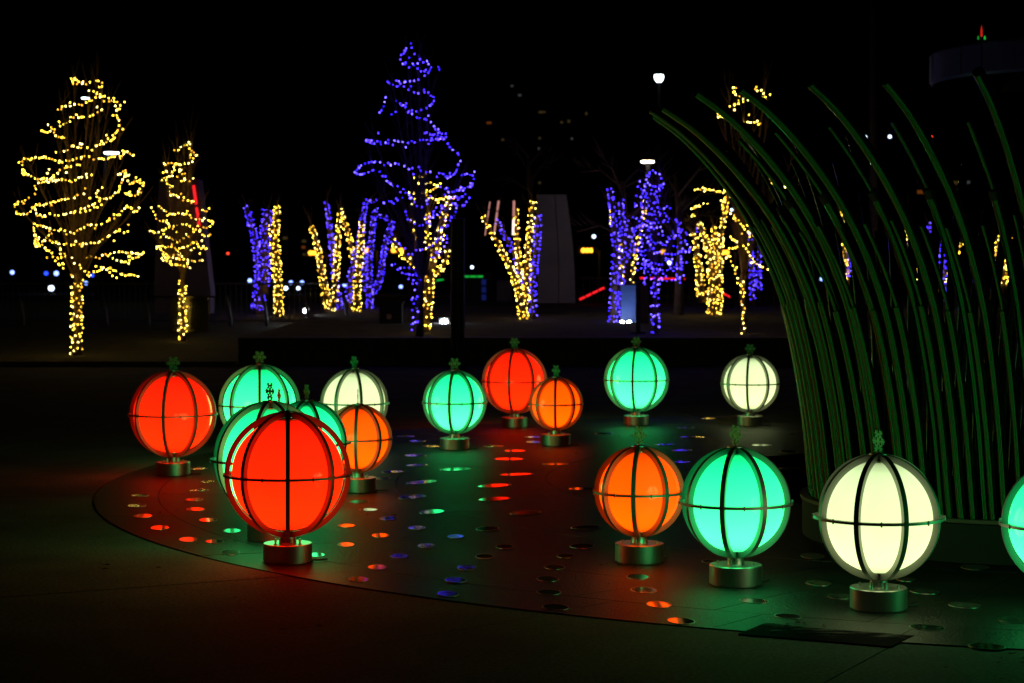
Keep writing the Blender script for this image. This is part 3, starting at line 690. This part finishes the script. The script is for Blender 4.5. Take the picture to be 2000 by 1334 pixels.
wrapped_tree('fan shaped bare tree of warm and violet limbs before the pale pylon', (1028, 628), ZH, [
    (cv(lambda u, v: (920 + u/4.17, 360 + v/4.17), [(425,1115),(400,900),(300,640),(95,260)]), 24, 7, 'y'), ([(1022,600),(1012,500),(1008,412)], 12, 8, 'y'), ([(1026,610),(1030,500),(1042,393)], 16, 10, 'y'),
    ([(1043,622),(1040,560),(1049,480),(1050,422)], 14, 12, 'b'), ([(1020,570),(1006,500),(969,430)], 10, 7, 'b')],
    {'y': 'warm white light string on the fan shaped tree before the pale pylon', 'b': 'violet blue light string on the fan shaped tree before the pale pylon'})
wrapped_tree('upright bare tree thickly wrapped in violet blue beside the lit blue panel', (1205, 637), 49, [
    ([(1197,636),(1200,560),(1203,480),(1191,366)], 20, 11, 'b'), ([(1218,636),(1213,550),(1216,470),(1213,390)], 15, 9, 'b'), ([(1213,520),(1237,480),(1222,430)], 11, 8, 'b'), ([(1205,480),(1225,460),(1245,445)], 6, 5, 'b'),
    ([(1217,562),(1212,500),(1214,470)], 5, 4, 'y'), ([(1195,450),(1193,400)], 5, 4, 'y'), ([(1234,556),(1242,490),(1256,425),(1260,392)], 6, 5, 'y')],
    {'b': 'violet blue light string on the upright tree beside the lit panel', 'y': 'few warm bulbs mixed into the upright violet tree beside the lit panel'})
# J: violet crown tree
RAW_J = [[(790,505),(830,520),(850,550),(835,575),(800,560),(760,555)],[(740,570),(770,590),(810,600),(850,570)],[(725,640),(770,650),(810,640),(840,625)],[(740,610),(790,620),(835,660),(865,655)],[(760,680),(810,690),(850,680),(880,710),(820,720),(770,710)],
[(740,740),(790,735),(840,770),(880,775),(920,740),(915,705)],[(750,800),(800,810),(860,800),(900,780),(935,740)],[(740,840),(790,835),(850,850),(900,850),(960,840),(940,800)],[(750,870),(800,880),(850,870),(910,890),(950,880)],[(740,920),(790,905),(850,920),(900,910),(945,920)],[(780,950),(830,960),(880,965),(930,940)],
[(800,515),(780,540),(775,600),(785,650)],[(830,700),(790,760),(810,850)],[(735,700),(760,720),(800,745),(850,735)],[(745,770),(790,780),(850,815),(910,820)],[(755,655),(790,660),(830,680)],[(900,700),(920,760),(930,830),(920,900)],[(770,560),(765,620),(760,700),(755,780),(760,860)],[(860,880),(900,930),(920,960)],[(740,890),(790,890),(850,895)],[(800,580),(830,600),(820,640)],[(780,930),(830,930),(870,945)]]
ZJ = 42
tJ, hJ = crown_tree('bushy bare tree with a violet blue crown beside the dark sign post', (1281, 657), ZJ, 548, 335,
    [(330,1262,1290),(360,1245,1298),(400,1238,1305),(440,1245,1330),(490,1245,1346),(540,1260,1335),(560,1270,1300)], 9, 13, 9)
wrJ = wrap(*refine([P(1281, 655, ZJ), P(1279, 600, ZJ), P(1280, 548, ZJ)], [.06, .06, .06], 6), dens=1.0)
strings('violet blue light string on the bushy tree beside the dark sign post', 'b', P(1281, 657, ZJ), crown_paths(RAW_J, c3, ZJ, hJ), [wrJ], single=True)
random.seed(33)
wrapped_tree('bare tree with drooping violet limbs behind the bushy violet tree', (1265, 588), 60, [
    ([(1262,590),(1264,540),(1267,440)], 13, 9, 'b'), ([(1330,588),(1326,545),(1330,490),(1338,455)], 11, 7, 'b')], {'b': 'violet blue light string hanging behind the bushy violet tree'})
ZK = 53
wrapped_tree('broad bare tree thickly covered in warm lights left of the steel reeds', (1395, 620), ZK, [
    (cv(c3, [(1065,1115),(1062,960),(1045,850),(1000,715)]), 30, 10, 'y'), (cv(c3, [(1075,1100),(1082,900),(1060,730)]), 22, 9, 'y'), (cv(c3, [(1012,1055),(1000,910),(980,770)]), 20, 9, 'y'), (cv(c3, [(1090,930),(1095,760),(1122,600)]), 11, 7, 'y'),
    (cv(c3, [(985,790),(965,760)]), 7, 5, 'y'), (cv(c3, [(985,780),(987,740)]), 6, 5, 'b')], {'y': 'dense warm white light string on the broad tree left of the reeds', 'b': 'short violet strand in the broad warm tree'})
pk = [[(980,585),(1010,578),(1045,578),(1075,590),(1110,590)],[(965,665),(985,655),(1000,648),(1045,640)],[(975,680),(985,705)],[(1100,650),(1110,620),(1120,600),(1110,660)]]
strings('loose warm light string arching over the broad warm tree', 'y', P(1395, 620, ZK), [[P(*c3(*q), ZK + .25 * math.sin(2*i)) for i, q in enumerate(l)] for l in pk], [])
# L: tall warm tree partly behind the reeds
RAW_L = [[(1130,158),(1165,152),(1195,150)],[(1240,150),(1260,165),(1275,190),(1285,225)],[(1085,215),(1080,260),(1115,275),(1120,240),(1160,220),(1190,205),(1150,180)],[(1140,290),(1180,295),(1220,297),(1255,295),(1250,305)],[(1165,325),(1200,325),(1215,310)],[(1215,260),(1200,262)],
[(1130,780),(1160,800),(1195,830),(1230,880),(1270,905),(1290,925)],[(1120,850),(1140,900),(1165,960),(1175,1010)],[(1130,830),(1160,820),(1200,800),(1215,760),(1200,740)],[(1295,435),(1300,550),(1335,565),(1415,565)],[(1130,680),(1170,720),(1210,770)],[(1250,160),(1245,180),(1270,200)]]
ZLt = 42
tL, hL = crown_tree('tall bare tree with sparse warm lights partly behind the steel reeds', (1451, 655), ZLt, 545, 165,
    [(150,1410,1500),(230,1400,1500),(330,1400,1560),(430,1420,1560),(500,1425,1505),(550,1440,1470)], 13, 15, 13)
sp = [[P(1451 + (4.5 if i % 2 else -4.5), y, ZLt - .08) for i, y in enumerate(range(652, 540, -16))]]
strings('sparse warm light string on the tall tree partly behind the reeds', 'y', P(1451, 655, ZLt), crown_paths(RAW_L, c3, ZLt, hL) + sp, [], single=True)
random.seed(44)
wrapped_tree('bare tree with two violet limbs just left of the steel reeds', (1473, 582), 60, [
    ([(1470,580),(1468,500),(1463,436)], 11, 5, 'b'), ([(1482,572),(1483,520),(1484,470)], 9, 5, 'b')], {'b': 'violet light string on the two limbs just left of the reeds'})
NT = [(1650, 560, [([(1652,560),(1649,480),(1640,412)], 10, 8, 'y'), ([(1655,560),(1654,480),(1648,425)], 10, 8, 'b')], 'leftmost bare tree glimpsed between the steel reeds', 'leftmost glimpsed tree'),
      (1785, 600, [([(1787,600),(1784,520),(1770,435)], 9, 7, 'y')], 'slim warm lit bare tree glimpsed between the middle reeds', 'slim tree between the middle reeds'),
      (1838, 600, [([(1842,590),(1840,500),(1814,438)], 10, 8, 'b'), ([(1846,560),(1868,500),(1880,470)], 6, 5, 'y')], 'violet lit bare tree glimpsed between the right reeds', 'violet tree between the right reeds'),
      (1955, 560, [([(1958,560),(1955,510),(1945,465)], 24, 12, 'y'), ([(1958,530),(1972,470)], 9, 6, 'y')], 'rightmost thick warm lit tree glimpsed through the reeds', 'rightmost glimpsed tree')]
for bx, by, lb, lab, sl in NT:
    wrapped_tree(lab, (bx, by), 58, lb, {'y': 'warm light string on the ' + sl, 'b': 'violet light string on the ' + sl})
# bare unlit tree whose branch ends catch the oval street lamp
def dark_tree(label, bx, by, Z, tip):
    base = P(bx, by, Z); t = thing('tree', label, 'tree', base, 0, 'dark bare trees'); tp = P(*tip, Z)
    MB().tube([Vector((0, 0, -.2)), (tp - base) * .5 + Vector((.1, 0, 0)), tp - base], [.13, .1, .05], 8).build('trunk', M['bark'], t, True)
    for k in range(9):
        s = (tp - base) * random.uniform(.5, 1); a = k * 2.4; ln = random.uniform(.8, 1.5)
        d = Vector((math.cos(a), math.sin(a), random.uniform(.1, .8))); e = s + d * ln; m = s + d * ln * .5 + Vector((0, 0, .18))
        MB().tube([s, m, e + Vector((0, 0, -.15))], [.035, .024, .01], 6).build('limb', M['bark'], t, True)
        tw = MB()
        for q in range(5): twigs(tw, m.lerp(e, q / 4), d, 2, .5, .009)
        tag(tw.build('twigs', M['bark'], t), kind='stuff')
dark_tree('bare tree with lamplit branch ends right of the oval lamp', 1325, 600, 50, (1320, 345))
dark_tree('bare tree with lamplit tips left of the oval lamp', 1222, 600, 51, (1215, 355))
dark_tree('dim bare tree before the dark office tower', 1040, 595, 66, (1030, 300))

# ------------------------------------------------------------------ street lamps and far lights
def street_lamp(px, py, Z, w, kind, label, m, gz=.8, pole=True, px_pole=None):
    p = P(px, py, Z); s = w / 2 * Z / F; pp = P(px_pole or px, py, Z)
    t = thing('street_lamp', label, 'street lamp', (pp.x, Z, gz), 0); o = Vector((pp.x, Z, gz)); q = p - o
    if pole:
        MB().tube([(0, 0, 0), (0, 0, q.z + .1)], [.07, .045], 8).build('pole', M['pole'], t, True)
        if px_pole: MB().tube([(0, 0, q.z + .1), tuple(q + Vector((0, 0, .08)))], .03, 6).build('arm', M['pole'], t, True)
    if kind == 'oval':
        auto_smooth(MB().lathe([(0, -.16*s), (s*.8, -.12*s), (s, 0), (s*.9, .1*s), (0, .16*s)], 24, q).build('diffuser', m, t).data)
        auto_smooth(MB().lathe([(0, .17*s), (s*.86, .12*s), (s*.5, .24*s), (0, .28*s)], 24, q).build('lamp_hood', M['black'], t).data)
    elif kind == 'shield':
        auto_smooth(MB().lathe([(0, -1.1*s), (s*.5, -.85*s), (s*.9, -.3*s), (s, .2*s), (s*.95, .62*s), (0, .62*s)], 24, q).build('diffuser', m, t).data)
        auto_smooth(MB().lathe([(0, .63*s), (s*1.0, .63*s), (s*.9, .95*s), (0, .95*s)], 24, q).build('lamp_hood', M['black'], t).data)
    else:
        auto_smooth(MB().lathe([(s * math.cos(R(-90+15*i)), s * math.sin(R(-90+15*i))) for i in range(13)], 16, q).build('lamp_head', m, t).data)
    return t
street_lamp(1287, 152, 70, 18, 'shield', 'shield shaped white street lamp high above the oval lamp', M['white_lum'])
street_lamp(1265, 316, 53, 27, 'oval', 'warm oval street lamp above the bushy violet tree', M['warm_lum'])
street_lamp(218, 299, 62, 30, 'oval', 'wide white street lamp shining through the broad far left tree', M['white_lum'], px_pole=205)
street_lamp(167, 192, 75, 16, 'oval', 'smaller white street lamp near the top of the far left tree', M['white_lum'], px_pole=191)
DOTS = [(24,532,110,8,'cool_dot','pale blue far lamp at the left picture edge'),(90,534,110,8,'blue_dot','deep blue far lamp left of the far left trunk'),(110,534,110,9,'cool_dot','pale blue far lamp close left of the far left trunk'),
(100,563,100,11,'white_dot','brightest white far lamp low beside the far left trunk'),(168,553,100,8,'cool_dot','far lamp right beside the far left trunk'),(180,538,110,7,'blue_dot','small deep blue far lamp right of the far left trunk'),
(488,548,105,8,'cool_dot','pale blue far lamp left of the two limbed violet tree'),(568,552,105,8,'cool_dot','first pale blue far lamp right of the upright warm trunk'),(590,552,105,8,'cool_dot','second pale blue far lamp right of the upright warm trunk'),
(558,563,100,8,'white_dot','dim white far lamp beside the upright warm trunk'),(583,563,100,7,'white_dot','yellowish white far lamp under the paired blue ones'),(673,556,105,8,'cool_dot','far lamp between warm and violet limbs'),
(783,560,105,7,'cool_dot','far lamp left of the tallest tree trunk'),(922,522,110,6,'white_dot','white far lamp right of the dark column'),(924,563,100,7,'cool_dot','blue far lamp below the green strip'),
(1160,462,90,7,'white_dot','white far lamp right of the pale pylon'),(1307,513,90,7,'white_dot','white far lamp inside the bushy violet tree'),(1690,268,140,6,'white_dot','left of two white lamps above the reeds'),(1738,267,140,6,'white_dot','right of two white lamps above the reeds'),
(445,495,120,5,'red_dot','red far signal between the smaller warm tree and violet limbs'),(1820,267,150,3,'red_dot','tiny red mast light above the reeds'),(1430,410,60,7,'white_dot','white far lamp behind the broad warm tree'),(1605,545,100,7,'cool_dot','pale far lamp low behind the left reeds')]
for x, y, Z, w, m, lab in DOTS: street_lamp(x, y, Z, w, 'round', lab, M[m])
def signal(px, py, lab):
    Z = 95; p = P(px, py, Z); t = thing('traffic_signal', lab, 'traffic signal', (p.x, Z, .8), 0, 'amber signals far behind the trees')
    MB().tube([(.6, .1, 0), (.6, .1, p.z - .8)], .06, 6).build('pole', M['greymetal'], t); MB().box((.05, .12, p.z - .8), (1.0, .1, .34)).build('housing', M['black'], t)
    for k in (-1, 0, 1): auto_smooth(MB().lathe([(0, -.12), (.085, -.085), (.12, 0), (.085, .085), (0, .12)], 12, (k * .19, 0, p.z - .8)).build('signal_lens', M['amber_dot'], t).data)
for x, y, lab in ((1147,489,'triple amber signal right of the pale pylon'),(1288,492,'triple amber signal inside the bushy violet tree'),(1412,493,'amber signal behind the broad warm tree'),(614,494,'amber signal behind the left warm limb'),(712,489,'amber signal behind the many limbed violet tree'),(776,489,'amber signal left of the tallest tree')): signal(x, y, lab)
def flood(px, py, Z, w, lab, stake=True, back=True):
    p = P(px, py, Z); t = thing('flood_light', lab, 'flood light', p, 0); s = w / 2 * Z / F
    MB().box((0, .12, 0) if back else (0, -.02, -s * 1.5), (s * 2.6, .16, s * 2.4) if back else (s * 2, .12, s * .8)).build('housing', M['black'], t)
    auto_smooth(MB().lathe([(0, -s), (s*.7, -s*.7), (s, 0), (s*.7, s*.7), (0, s)], 16, (0, 0, 0)).build('flood_lens', M['flood'], t).data)
    if stake: MB().tube([(0, .12, -s), (0, .12, -.5)], .02, 6).build('stake', M['black'], t)
flood(867, 630, 48, 15, 'brilliant white flood light right of the tallest tree trunk')
flood(597, 607, 54, 9, 'small white flood light on top of a leaning post')
flood(770, 632, 50, 5, 'tiny cool flood light beside the dark bin')
flood(1215, 630, 48.2, 8, 'left of two flood lights under the lit blue panel', False, False)
flood(1229, 630, 48.2, 8, 'right of two flood lights under the lit blue panel', False, False)

# ------------------------------------------------------------------ posts, pylons, panels, rails
for i, (x, lab) in enumerate(((42,'leaning rail post at the left picture edge'),(205,'leaning rail post right of the far left trunk'),(287,'leaning rail post left of the glass panel'),(447,'leaning rail post right of the glass panel'),(517,'leaning rail post below the violet limbs'),(598,'leaning rail post under the small flood light'),(675,'leaning rail post below the warm and violet limbs'))):
    Z = 53.5; b0 = P(x, 668, Z); t = thing('rail_post', lab, 'post', (b0.x, Z, .35), 0, 'leaning posts of the rail')
    MB().tube([(.06, 0, -.1), (.05, 0, .3), (0, 0, .65), (-.07, 0, .92)], [.055, .05, .045, .035], 8).build('post', M['greymetal'], t, True)
    MB().box((.05, 0, .0), (.16, .16, .03)).build('foot_plate', M['greymetal'], t)
t = thing('hand_rail', 'long thin rail on slim balusters behind the leaning posts', 'railing', (0, 55, .4))
MB().tube([(-15, 0, 1.2), (-3.9, 0, 1.2)], .03, 6).build('top_rail', M['greymetal'], t); MB().tube([(-15, 0, .15), (-3.9, 0, .15)], .02, 6).build('bottom_rail', M['greymetal'], t)
for k in range(74): MB().tube([(-15 + .15 * k, 0, .15), (-15 + .15 * k, 0, 1.2)], .009, 4, cap=False).build('baluster', M['greymetal'], t)
t = thing('hand_rail', 'pale rail crossing behind the violet trees at right', 'railing', (0, 66, .8))
MB().tube([(2.3, 0, .95), (9.5, 0, .9)], .035, 6).build('top_rail', M['greymetal'], t)
for k in range(30): MB().tube([(2.4 + .24 * k, 0, 0), (2.4 + .24 * k, 0, .92)], .012, 4, cap=False).build('baluster', M['greymetal'], t)

def led(pts, Z, r, m, name, lab, cat='led strip', dash=None):
    q = [P(x, y, Z) for x, y in pts]; L = poly_m(q); t = thing(name, lab, cat, q[0], 0)
    n = dash or 1
    for k in range(n):
        a, b_ = along(q, L, L[-1] * k / n), along(q, L, L[-1] * (k + (.86 if n > 1 else 1)) / n)
        MB().tube([a - q[0], b_ - q[0]], r, 6).build('led_segment', m[k % len(m)] if isinstance(m, list) else m, t)
    return t
# left violet pylon
ZP = 53
t = thing('pylon', 'dark violet slab pylon behind the smaller warm tree', 'pylon', P(355, 600, ZP))
o = P(355, 600, ZP)
for (a, b_, c, d) in ((300, 352, 350, 578), (354, 412, 350, 578)):
    p0, p1 = P(a, d, ZP) - o, P(b_, c, ZP) - o; tp = -.35 if b_ > 400 else 0
    vs = [(p0.x, 0, p0.z), (p1.x, 0, p0.z), (p1.x, .8, p0.z), (p0.x, .8, p0.z), (p0.x + (.15 if a < 320 else 0), 0, p1.z), (p1.x + tp, 0, p1.z), (p1.x + tp, .8, p1.z), (p0.x + (.15 if a < 320 else 0), .8, p1.z)]
    MB().add(vs, [[0,3,2,1],[4,5,6,7],[0,1,5,4],[1,2,6,5],[2,3,7,6],[3,0,4,7]]).build('pylon_panel', M['pylon_dark'], t)
p0, p1 = P(302, 612, ZP) - o, P(410, 582, ZP) - o
MB().box(((p0.x+p1.x)/2, .4, (p0.z+p1.z)/2), (p1.x-p0.x, .7, p1.z-p0.z)).build('pylon_foot', M['pylon_dark'], t)
led([(378,362),(390,448)], 52.6, .04, M['red_led'], 'led_strip', 'red glowing strip slanting down the violet pylon', dash=2)
# pale pylon, tapered with a curved right edge
ZQ = 54.5
o = P(1086, 592, ZQ); t = thing('pylon', 'pale tapering slab pylon with a seam behind the fan tree', 'pylon', o)
def curved(x0s, x1s, ys, name):
    vs = []
    for dy in (0, .9):
        for x0, x1, y in zip(x0s, x1s, ys):
            a, b_ = P(x0, y, ZQ) - o, P(x1, y, ZQ) - o; vs += [(a.x, dy, a.z), (b_.x, dy, b_.z)]
    n = len(ys); h = 2 * n; fs = []
    for i in range(n - 1):
        a = 2 * i; fs += [[a, a+1, a+3, a+2], [h+a+1, h+a, h+a+2, h+a+3], [a+1, h+a+1, h+a+3, a+3], [h+a, a, a+2, h+a+2]]
    fs += [[0, h, h+1, 1], [h-2, h-1, 2*h-1, 2*h-2]]
    MB().add(vs, fs).build(name, M['pylon'], t)
ys = [592, 540, 480, 430, 400, 380]
curved([1050]*6, [1091, 1091, 1089, 1086, 1084, 1083], ys, 'pylon_panel')
curved([1092.3, 1092.3, 1090.3, 1087.3, 1085.3, 1084.3], [1124, 1122.5, 1119, 1113, 1109, 1106], ys, 'pylon_panel')
o2 = P(985, 592, 68); t2 = thing('utility_box', 'dim grey cabinet left of the pale pylon', 'cabinet', o2)
MB().box((0, .3, .4), (.55, .5, .8)).build('cabinet_body', M['pylon_dark'], t2); MB().box((0, .045, .42), (.48, .012, .66)).build('cabinet_door', M['greymetal'], t2)
o2 = P(945, 592, 69); t2 = thing('ticket_kiosk', 'small dark kiosk with three blue lit panes right of the dark column', 'kiosk', o2)
MB().box((-.2, .5, .55), (.95, .9, 1.1)).build('kiosk_body', M['black'], t2)
for k in range(3): MB().box((0, .04, .2 + .27 * k), (.16, .012, .2)).build('lit_pane', M['blue_win'], t2)
led([(905,540),(945,540)], 68, .035, M['green_led'], 'led_strip', 'green glowing strip right of the dark column', dash=3)
led([(852,548),(866,546)], 68, .03, M['green_led'], 'led_strip', 'short green glow left of the dark column')
led([(1132,585),(1182,561)], 64, .035, M['red_led'], 'led_strip', 'red glowing strip sloping up toward the upright violet tree', dash=4)
led([(1250,543),(1340,545)], 64, .03, M['red_led'], 'led_strip', 'level red glowing strip behind the bushy violet tree', dash=6)
led([(1410,572),(1432,583)], 64, .03, M['red_led'], 'led_strip', 'short red glowing strip behind the broad warm tree', dash=2)
led([(1004,392),(1002,464)], 50.2, .028, [M['pink_led'], M['white_led']], 'meteor_tube', 'brightest hanging light tube in the fan tree', 'light tube', 2)
led([(974,392),(965,458)], 50.2, .024, M['pink_led'], 'meteor_tube', 'middle pinkish hanging light tube in the fan tree', 'light tube', 3)
led([(957,394),(947,462)], 50.4, .014, M['pink_led'], 'meteor_tube', 'faint leftmost hanging light tube in the fan tree', 'light tube', 4)
# glass panel by the smaller warm tree
o = P(368, 668, 51); t = thing('glass_panel', 'dark glossy glass panel reflecting warm lights behind the smaller tree', 'panel', o)
k = 51 / F
MB().box((15*k, 0, 48*k), (48*k, .06, 82*k)).build('pane', M['glasspanel'], t); MB().box((-24*k, 0, 48*k), (22*k, .06, 82*k)).build('pane', M['glasspanel'], t)
MB().box((-11.5*k, 0, 48*k), (2*k, .09, 84*k)).build('frame_bar', M['greymetal'], t)
for sx in (-30, 34): MB().tube([(sx*k, .05, -.15), (sx*k, .05, .2)], .03, 6).build('leg', M['greymetal'], t)
# lit sign panel group
o = P(1228, 636, 48.8); k = 48.8 / F
t = thing('information_sign', 'pale panel washed by two flood lights beside the upright violet tree', 'sign', o)
MB().box((0, .05, 40*k), (30*k, .06, 78*k)).build('board', mat('pale_blue_board', (.10, .19, .72), .5), t)
for sx in (-12, 12): MB().tube([(sx*k, .11, -.15), (sx*k, .11, .4)], .025, 6).build('leg', M['greymetal'], t)
o = P(1258, 636, 47.5); t = thing('information_sign', 'brown panel turned edgewise beside the dark sign post', 'sign', o); k = 47.5 / F
MB().box((0, 0, 42*k), (18*k, .08, 76*k)).build('board', mat('brown_board', (.16, .11, .06), .6), t)
for sx in (-6, 6): MB().tube([(sx*k, .06, -.1), (sx*k, .06, .3)], .025, 6).build('leg', M['greymetal'], t)
o = P(1246, 652, 42); t = thing('sign_post', 'dark slim post between the pale and the brown panels', 'post', o); k = 42 / F
MB().box((0, 0, 52*k), (8*k, .09, 106*k)).build('post', M['black'], t); MB().box((0, 0, .02), (.3, .3, .05)).build('foot_plate', M['black'], t)
# dark column in front of the wall
o = G(894, 718); t = thing('column', 'dark brown round column before the wall right of the tallest tree', 'column', o); k = o.y / F
auto_smooth(MB().lathe([(0, 0), (17*k, 0), (17*k, .05), (14*k, .08), (13.5*k, 287*k), (0, 287*k)], 24).build('shaft', M['darkpost'], t).data)
auto_smooth(MB().lathe([(0, 287*k), (14.5*k, 287*k), (14.5*k, 291*k), (0, 292*k)], 24).build('cap', M['darkpost'], t).data)
# bin
o = P(764, 652, 48); t = thing('litter_bin', 'black litter bin left of the tallest tree', 'bin', o); k = 48 / F
MB().box((0, 0, 30*k), (44*k, .5, 60*k)).build('bin_body', M['black'], t); MB().box((0, 0, 62*k), (50*k, .56, 4*k)).build('lid', M['black'], t)
MB().box((-3*k, -.262, 34*k), (9*k, .01, 9*k)).build('label_plate', mat('pale_pink_plate', (.6, .42, .4), .6), t)
# tall dim mast
o = P(1706, 580, 60); t = thing('lamp_mast', 'very tall dim brown mast rising out of the picture', 'mast', o)
MB().tube([(0, 0, -.2), (0, 0, 12)], [.14, .09], 12).build('pole', M['darkpost'], t, True); MB().box((0, 0, 12.05), (.5, .5, .14)).build('mast_head', M['greymetal'], t)
MB().lathe([(0, -.2), (.3, -.2), (.3, .05), (0, .05)], 12).build('mast_foot', M['greymetal'], t)
# round canopy, upper right
ZC = 22; cx = (2098 - 1000) * ZC / F; hu = H + .1 * ZC
t = thing('canopy', 'round blue edged canopy roof at the upper right corner', 'canopy', (cx, ZC, 0)); rc = 1.6
auto_smooth(MB().lathe([(rc - .03, hu), (rc, hu + .03), (rc, hu + .33), (rc - .03, hu + .36), (rc - .2, hu + .365), (rc - .2, hu + .002), (rc - .03, hu)], 96).build('fascia', M['fascia'], t).data)
MB().lathe([(0, hu + .03), (rc - .205, hu + .03), (rc - .205, hu + .3), (0, hu + .36)], 64).build('soffit', M['soffit'], t)
auto_smooth(MB().lathe([(0, 0), (.22, 0), (.16, .06), (.13, hu + .03), (0, hu + .03)], 24).build('column', M['greymetal'], t).data)
for k in range(14):
    a = 2 * math.pi * k / 14; MB().box((math.cos(a) * (rc + .001), math.sin(a) * (rc + .001), hu + .18), (.004, .006, .29), Matrix.Rotation(a, 3, 'Z')).build('fascia_seam', M['black'], t)
o = P(1917, 78, 20.9); t = thing('ornament', 'tiny red and green glowing ornament on top of the canopy', 'ornament', o)
for dx, h, m in ((0, .13, E('ornament_red', (1, .03, .01), .5)), (-.035, .05, E('ornament_green', (.01, .5, .05), .4)), (.035, .05, M['green_led'])):
    MB().lathe([(0, 0), (.012, .01), (.009, h * .6), (0, h)], 8, (dx, 0, 0 if h < .1 else .03)).build('glow_tip', m, t)
MB().tube([(0, 0, -.35), (0, 0, .02)], .006, 6).build('stem', M['black'], t)
# far buildings
def building(px0, px1, py0, Z, lab, wins):
    a, b_ = P(px0, py0, Z), P(px1, py0, Z); t = thing('office_building', lab, 'building', ((a.x + b_.x) / 2, Z, .5)); w, h = b_.x - a.x, a.z - .5
    MB().box((0, w * .4, h / 2), (w, w * .8, h)).build('wall', M['farwall'], t); MB().box((0, w * .4, h + .4), (w * .96, w * .77, .8)).build('roof_parapet', M['farwall'], t)
    for (x, y, ww, hh, m) in wins:
        q = P(x, y, Z) - Vector(((a.x + b_.x) / 2, Z, .5)); kk = Z / F
        wd = MB().box((q.x, -.03, q.z), (ww * kk + .3, .06, hh * kk + .3)).build('window', M['farwall'], t)
        MB().box((q.x, -.08, q.z), (ww * kk, .05, hh * kk)).build('pane', M[m], wd)
building(930, 1240, 60, 260, 'tall dark office tower with few lit windows behind the trees', [(1015,186,6,4,'win_white'),(955,240,9,4,'win_orange'),(1056,219,8,4,'win_warm'),(1097,239,5,4,'win_warm'),(1111,237,5,5,'win_warm'),(1145,222,4,5,'win_warm'),(982,273,5,4,'win_warm'),(1117,271,4,4,'win_white'),(1054,357,5,4,'win_warm'),(1000,168,5,3,'win_white'),(1052,290,4,4,'win_white'),(1054,270,4,4,'win_warm'),(1063,219,5,3,'win_warm')])
building(1770, 2040, 340, 170, 'low dark building with lit windows behind the right reeds', [(1784,354,12,7,'win_warm'),(1840,352,14,6,'win_white'),(1864,357,10,6,'win_warm'),(1802,375,22,7,'win_orange'),(1868,374,26,8,'win_white'),(1890,356,8,5,'win_white'),(1936,356,9,6,'win_white')])
building(540, 720, 440, 150, 'low dark building with few warm windows behind the left trees', [(557,465,9,5,'win_warm'),(594,471,8,5,'win_warm'),(593,483,7,5,'win_orange'),(594,497,5,4,'win_warm')])

# ------------------------------------------------------------------ leaf litter
lm = MB(); random.seed(5)
def leaf(x, y, s):
    a = random.uniform(0, 6.28); c, q = math.cos(a), math.sin(a); z = .008
    pr = [(-1,0,.1),(-.3,.45,.5),(.5,.35,.2),(1,0,.6),(.5,-.35,.15),(-.3,-.45,.4),(0,0,.0)]
    lm.add([(x + (u*c - v*q)*s, y + (u*q + v*c)*s, z + h*s*.5) for u, v, h in pr], [[6,0,1],[6,1,2],[6,2,3],[6,3,4],[6,4,5],[6,5,0]])
for (px, py, n, sp) in ((1350,836,8,.15),(1550,848,14,.25),(1325,834,3,.1),(1230,852,4,.08),(1020,1040,1,.05),(728,1008,4,.08),(420,1058,4,.1),(1580,1225,5,.06),(1195,1110,3,.05),(800,1050,1,.05),(1980,1290,5,.08),(1560,905,8,.3),(1075,885,3,.1),(1000,1094,1,.02),(250,1110,3,.2),(350,1005,3,.2),(590,1225,3,.1)):
    p = G(px, py)
    for _ in range(n): leaf(p.x + random.gauss(0, sp), p.y + random.gauss(0, sp), random.uniform(.014, .032))
for _ in range(160):
    p = G(random.uniform(0, 2000), random.uniform(800, 1330)); leaf(p.x, p.y, random.uniform(.006, .016))
tag(lm.build('leaf_litter', M['leaf']), 'scattered dead leaves lying on the plaza', 'leaves', kind='stuff')
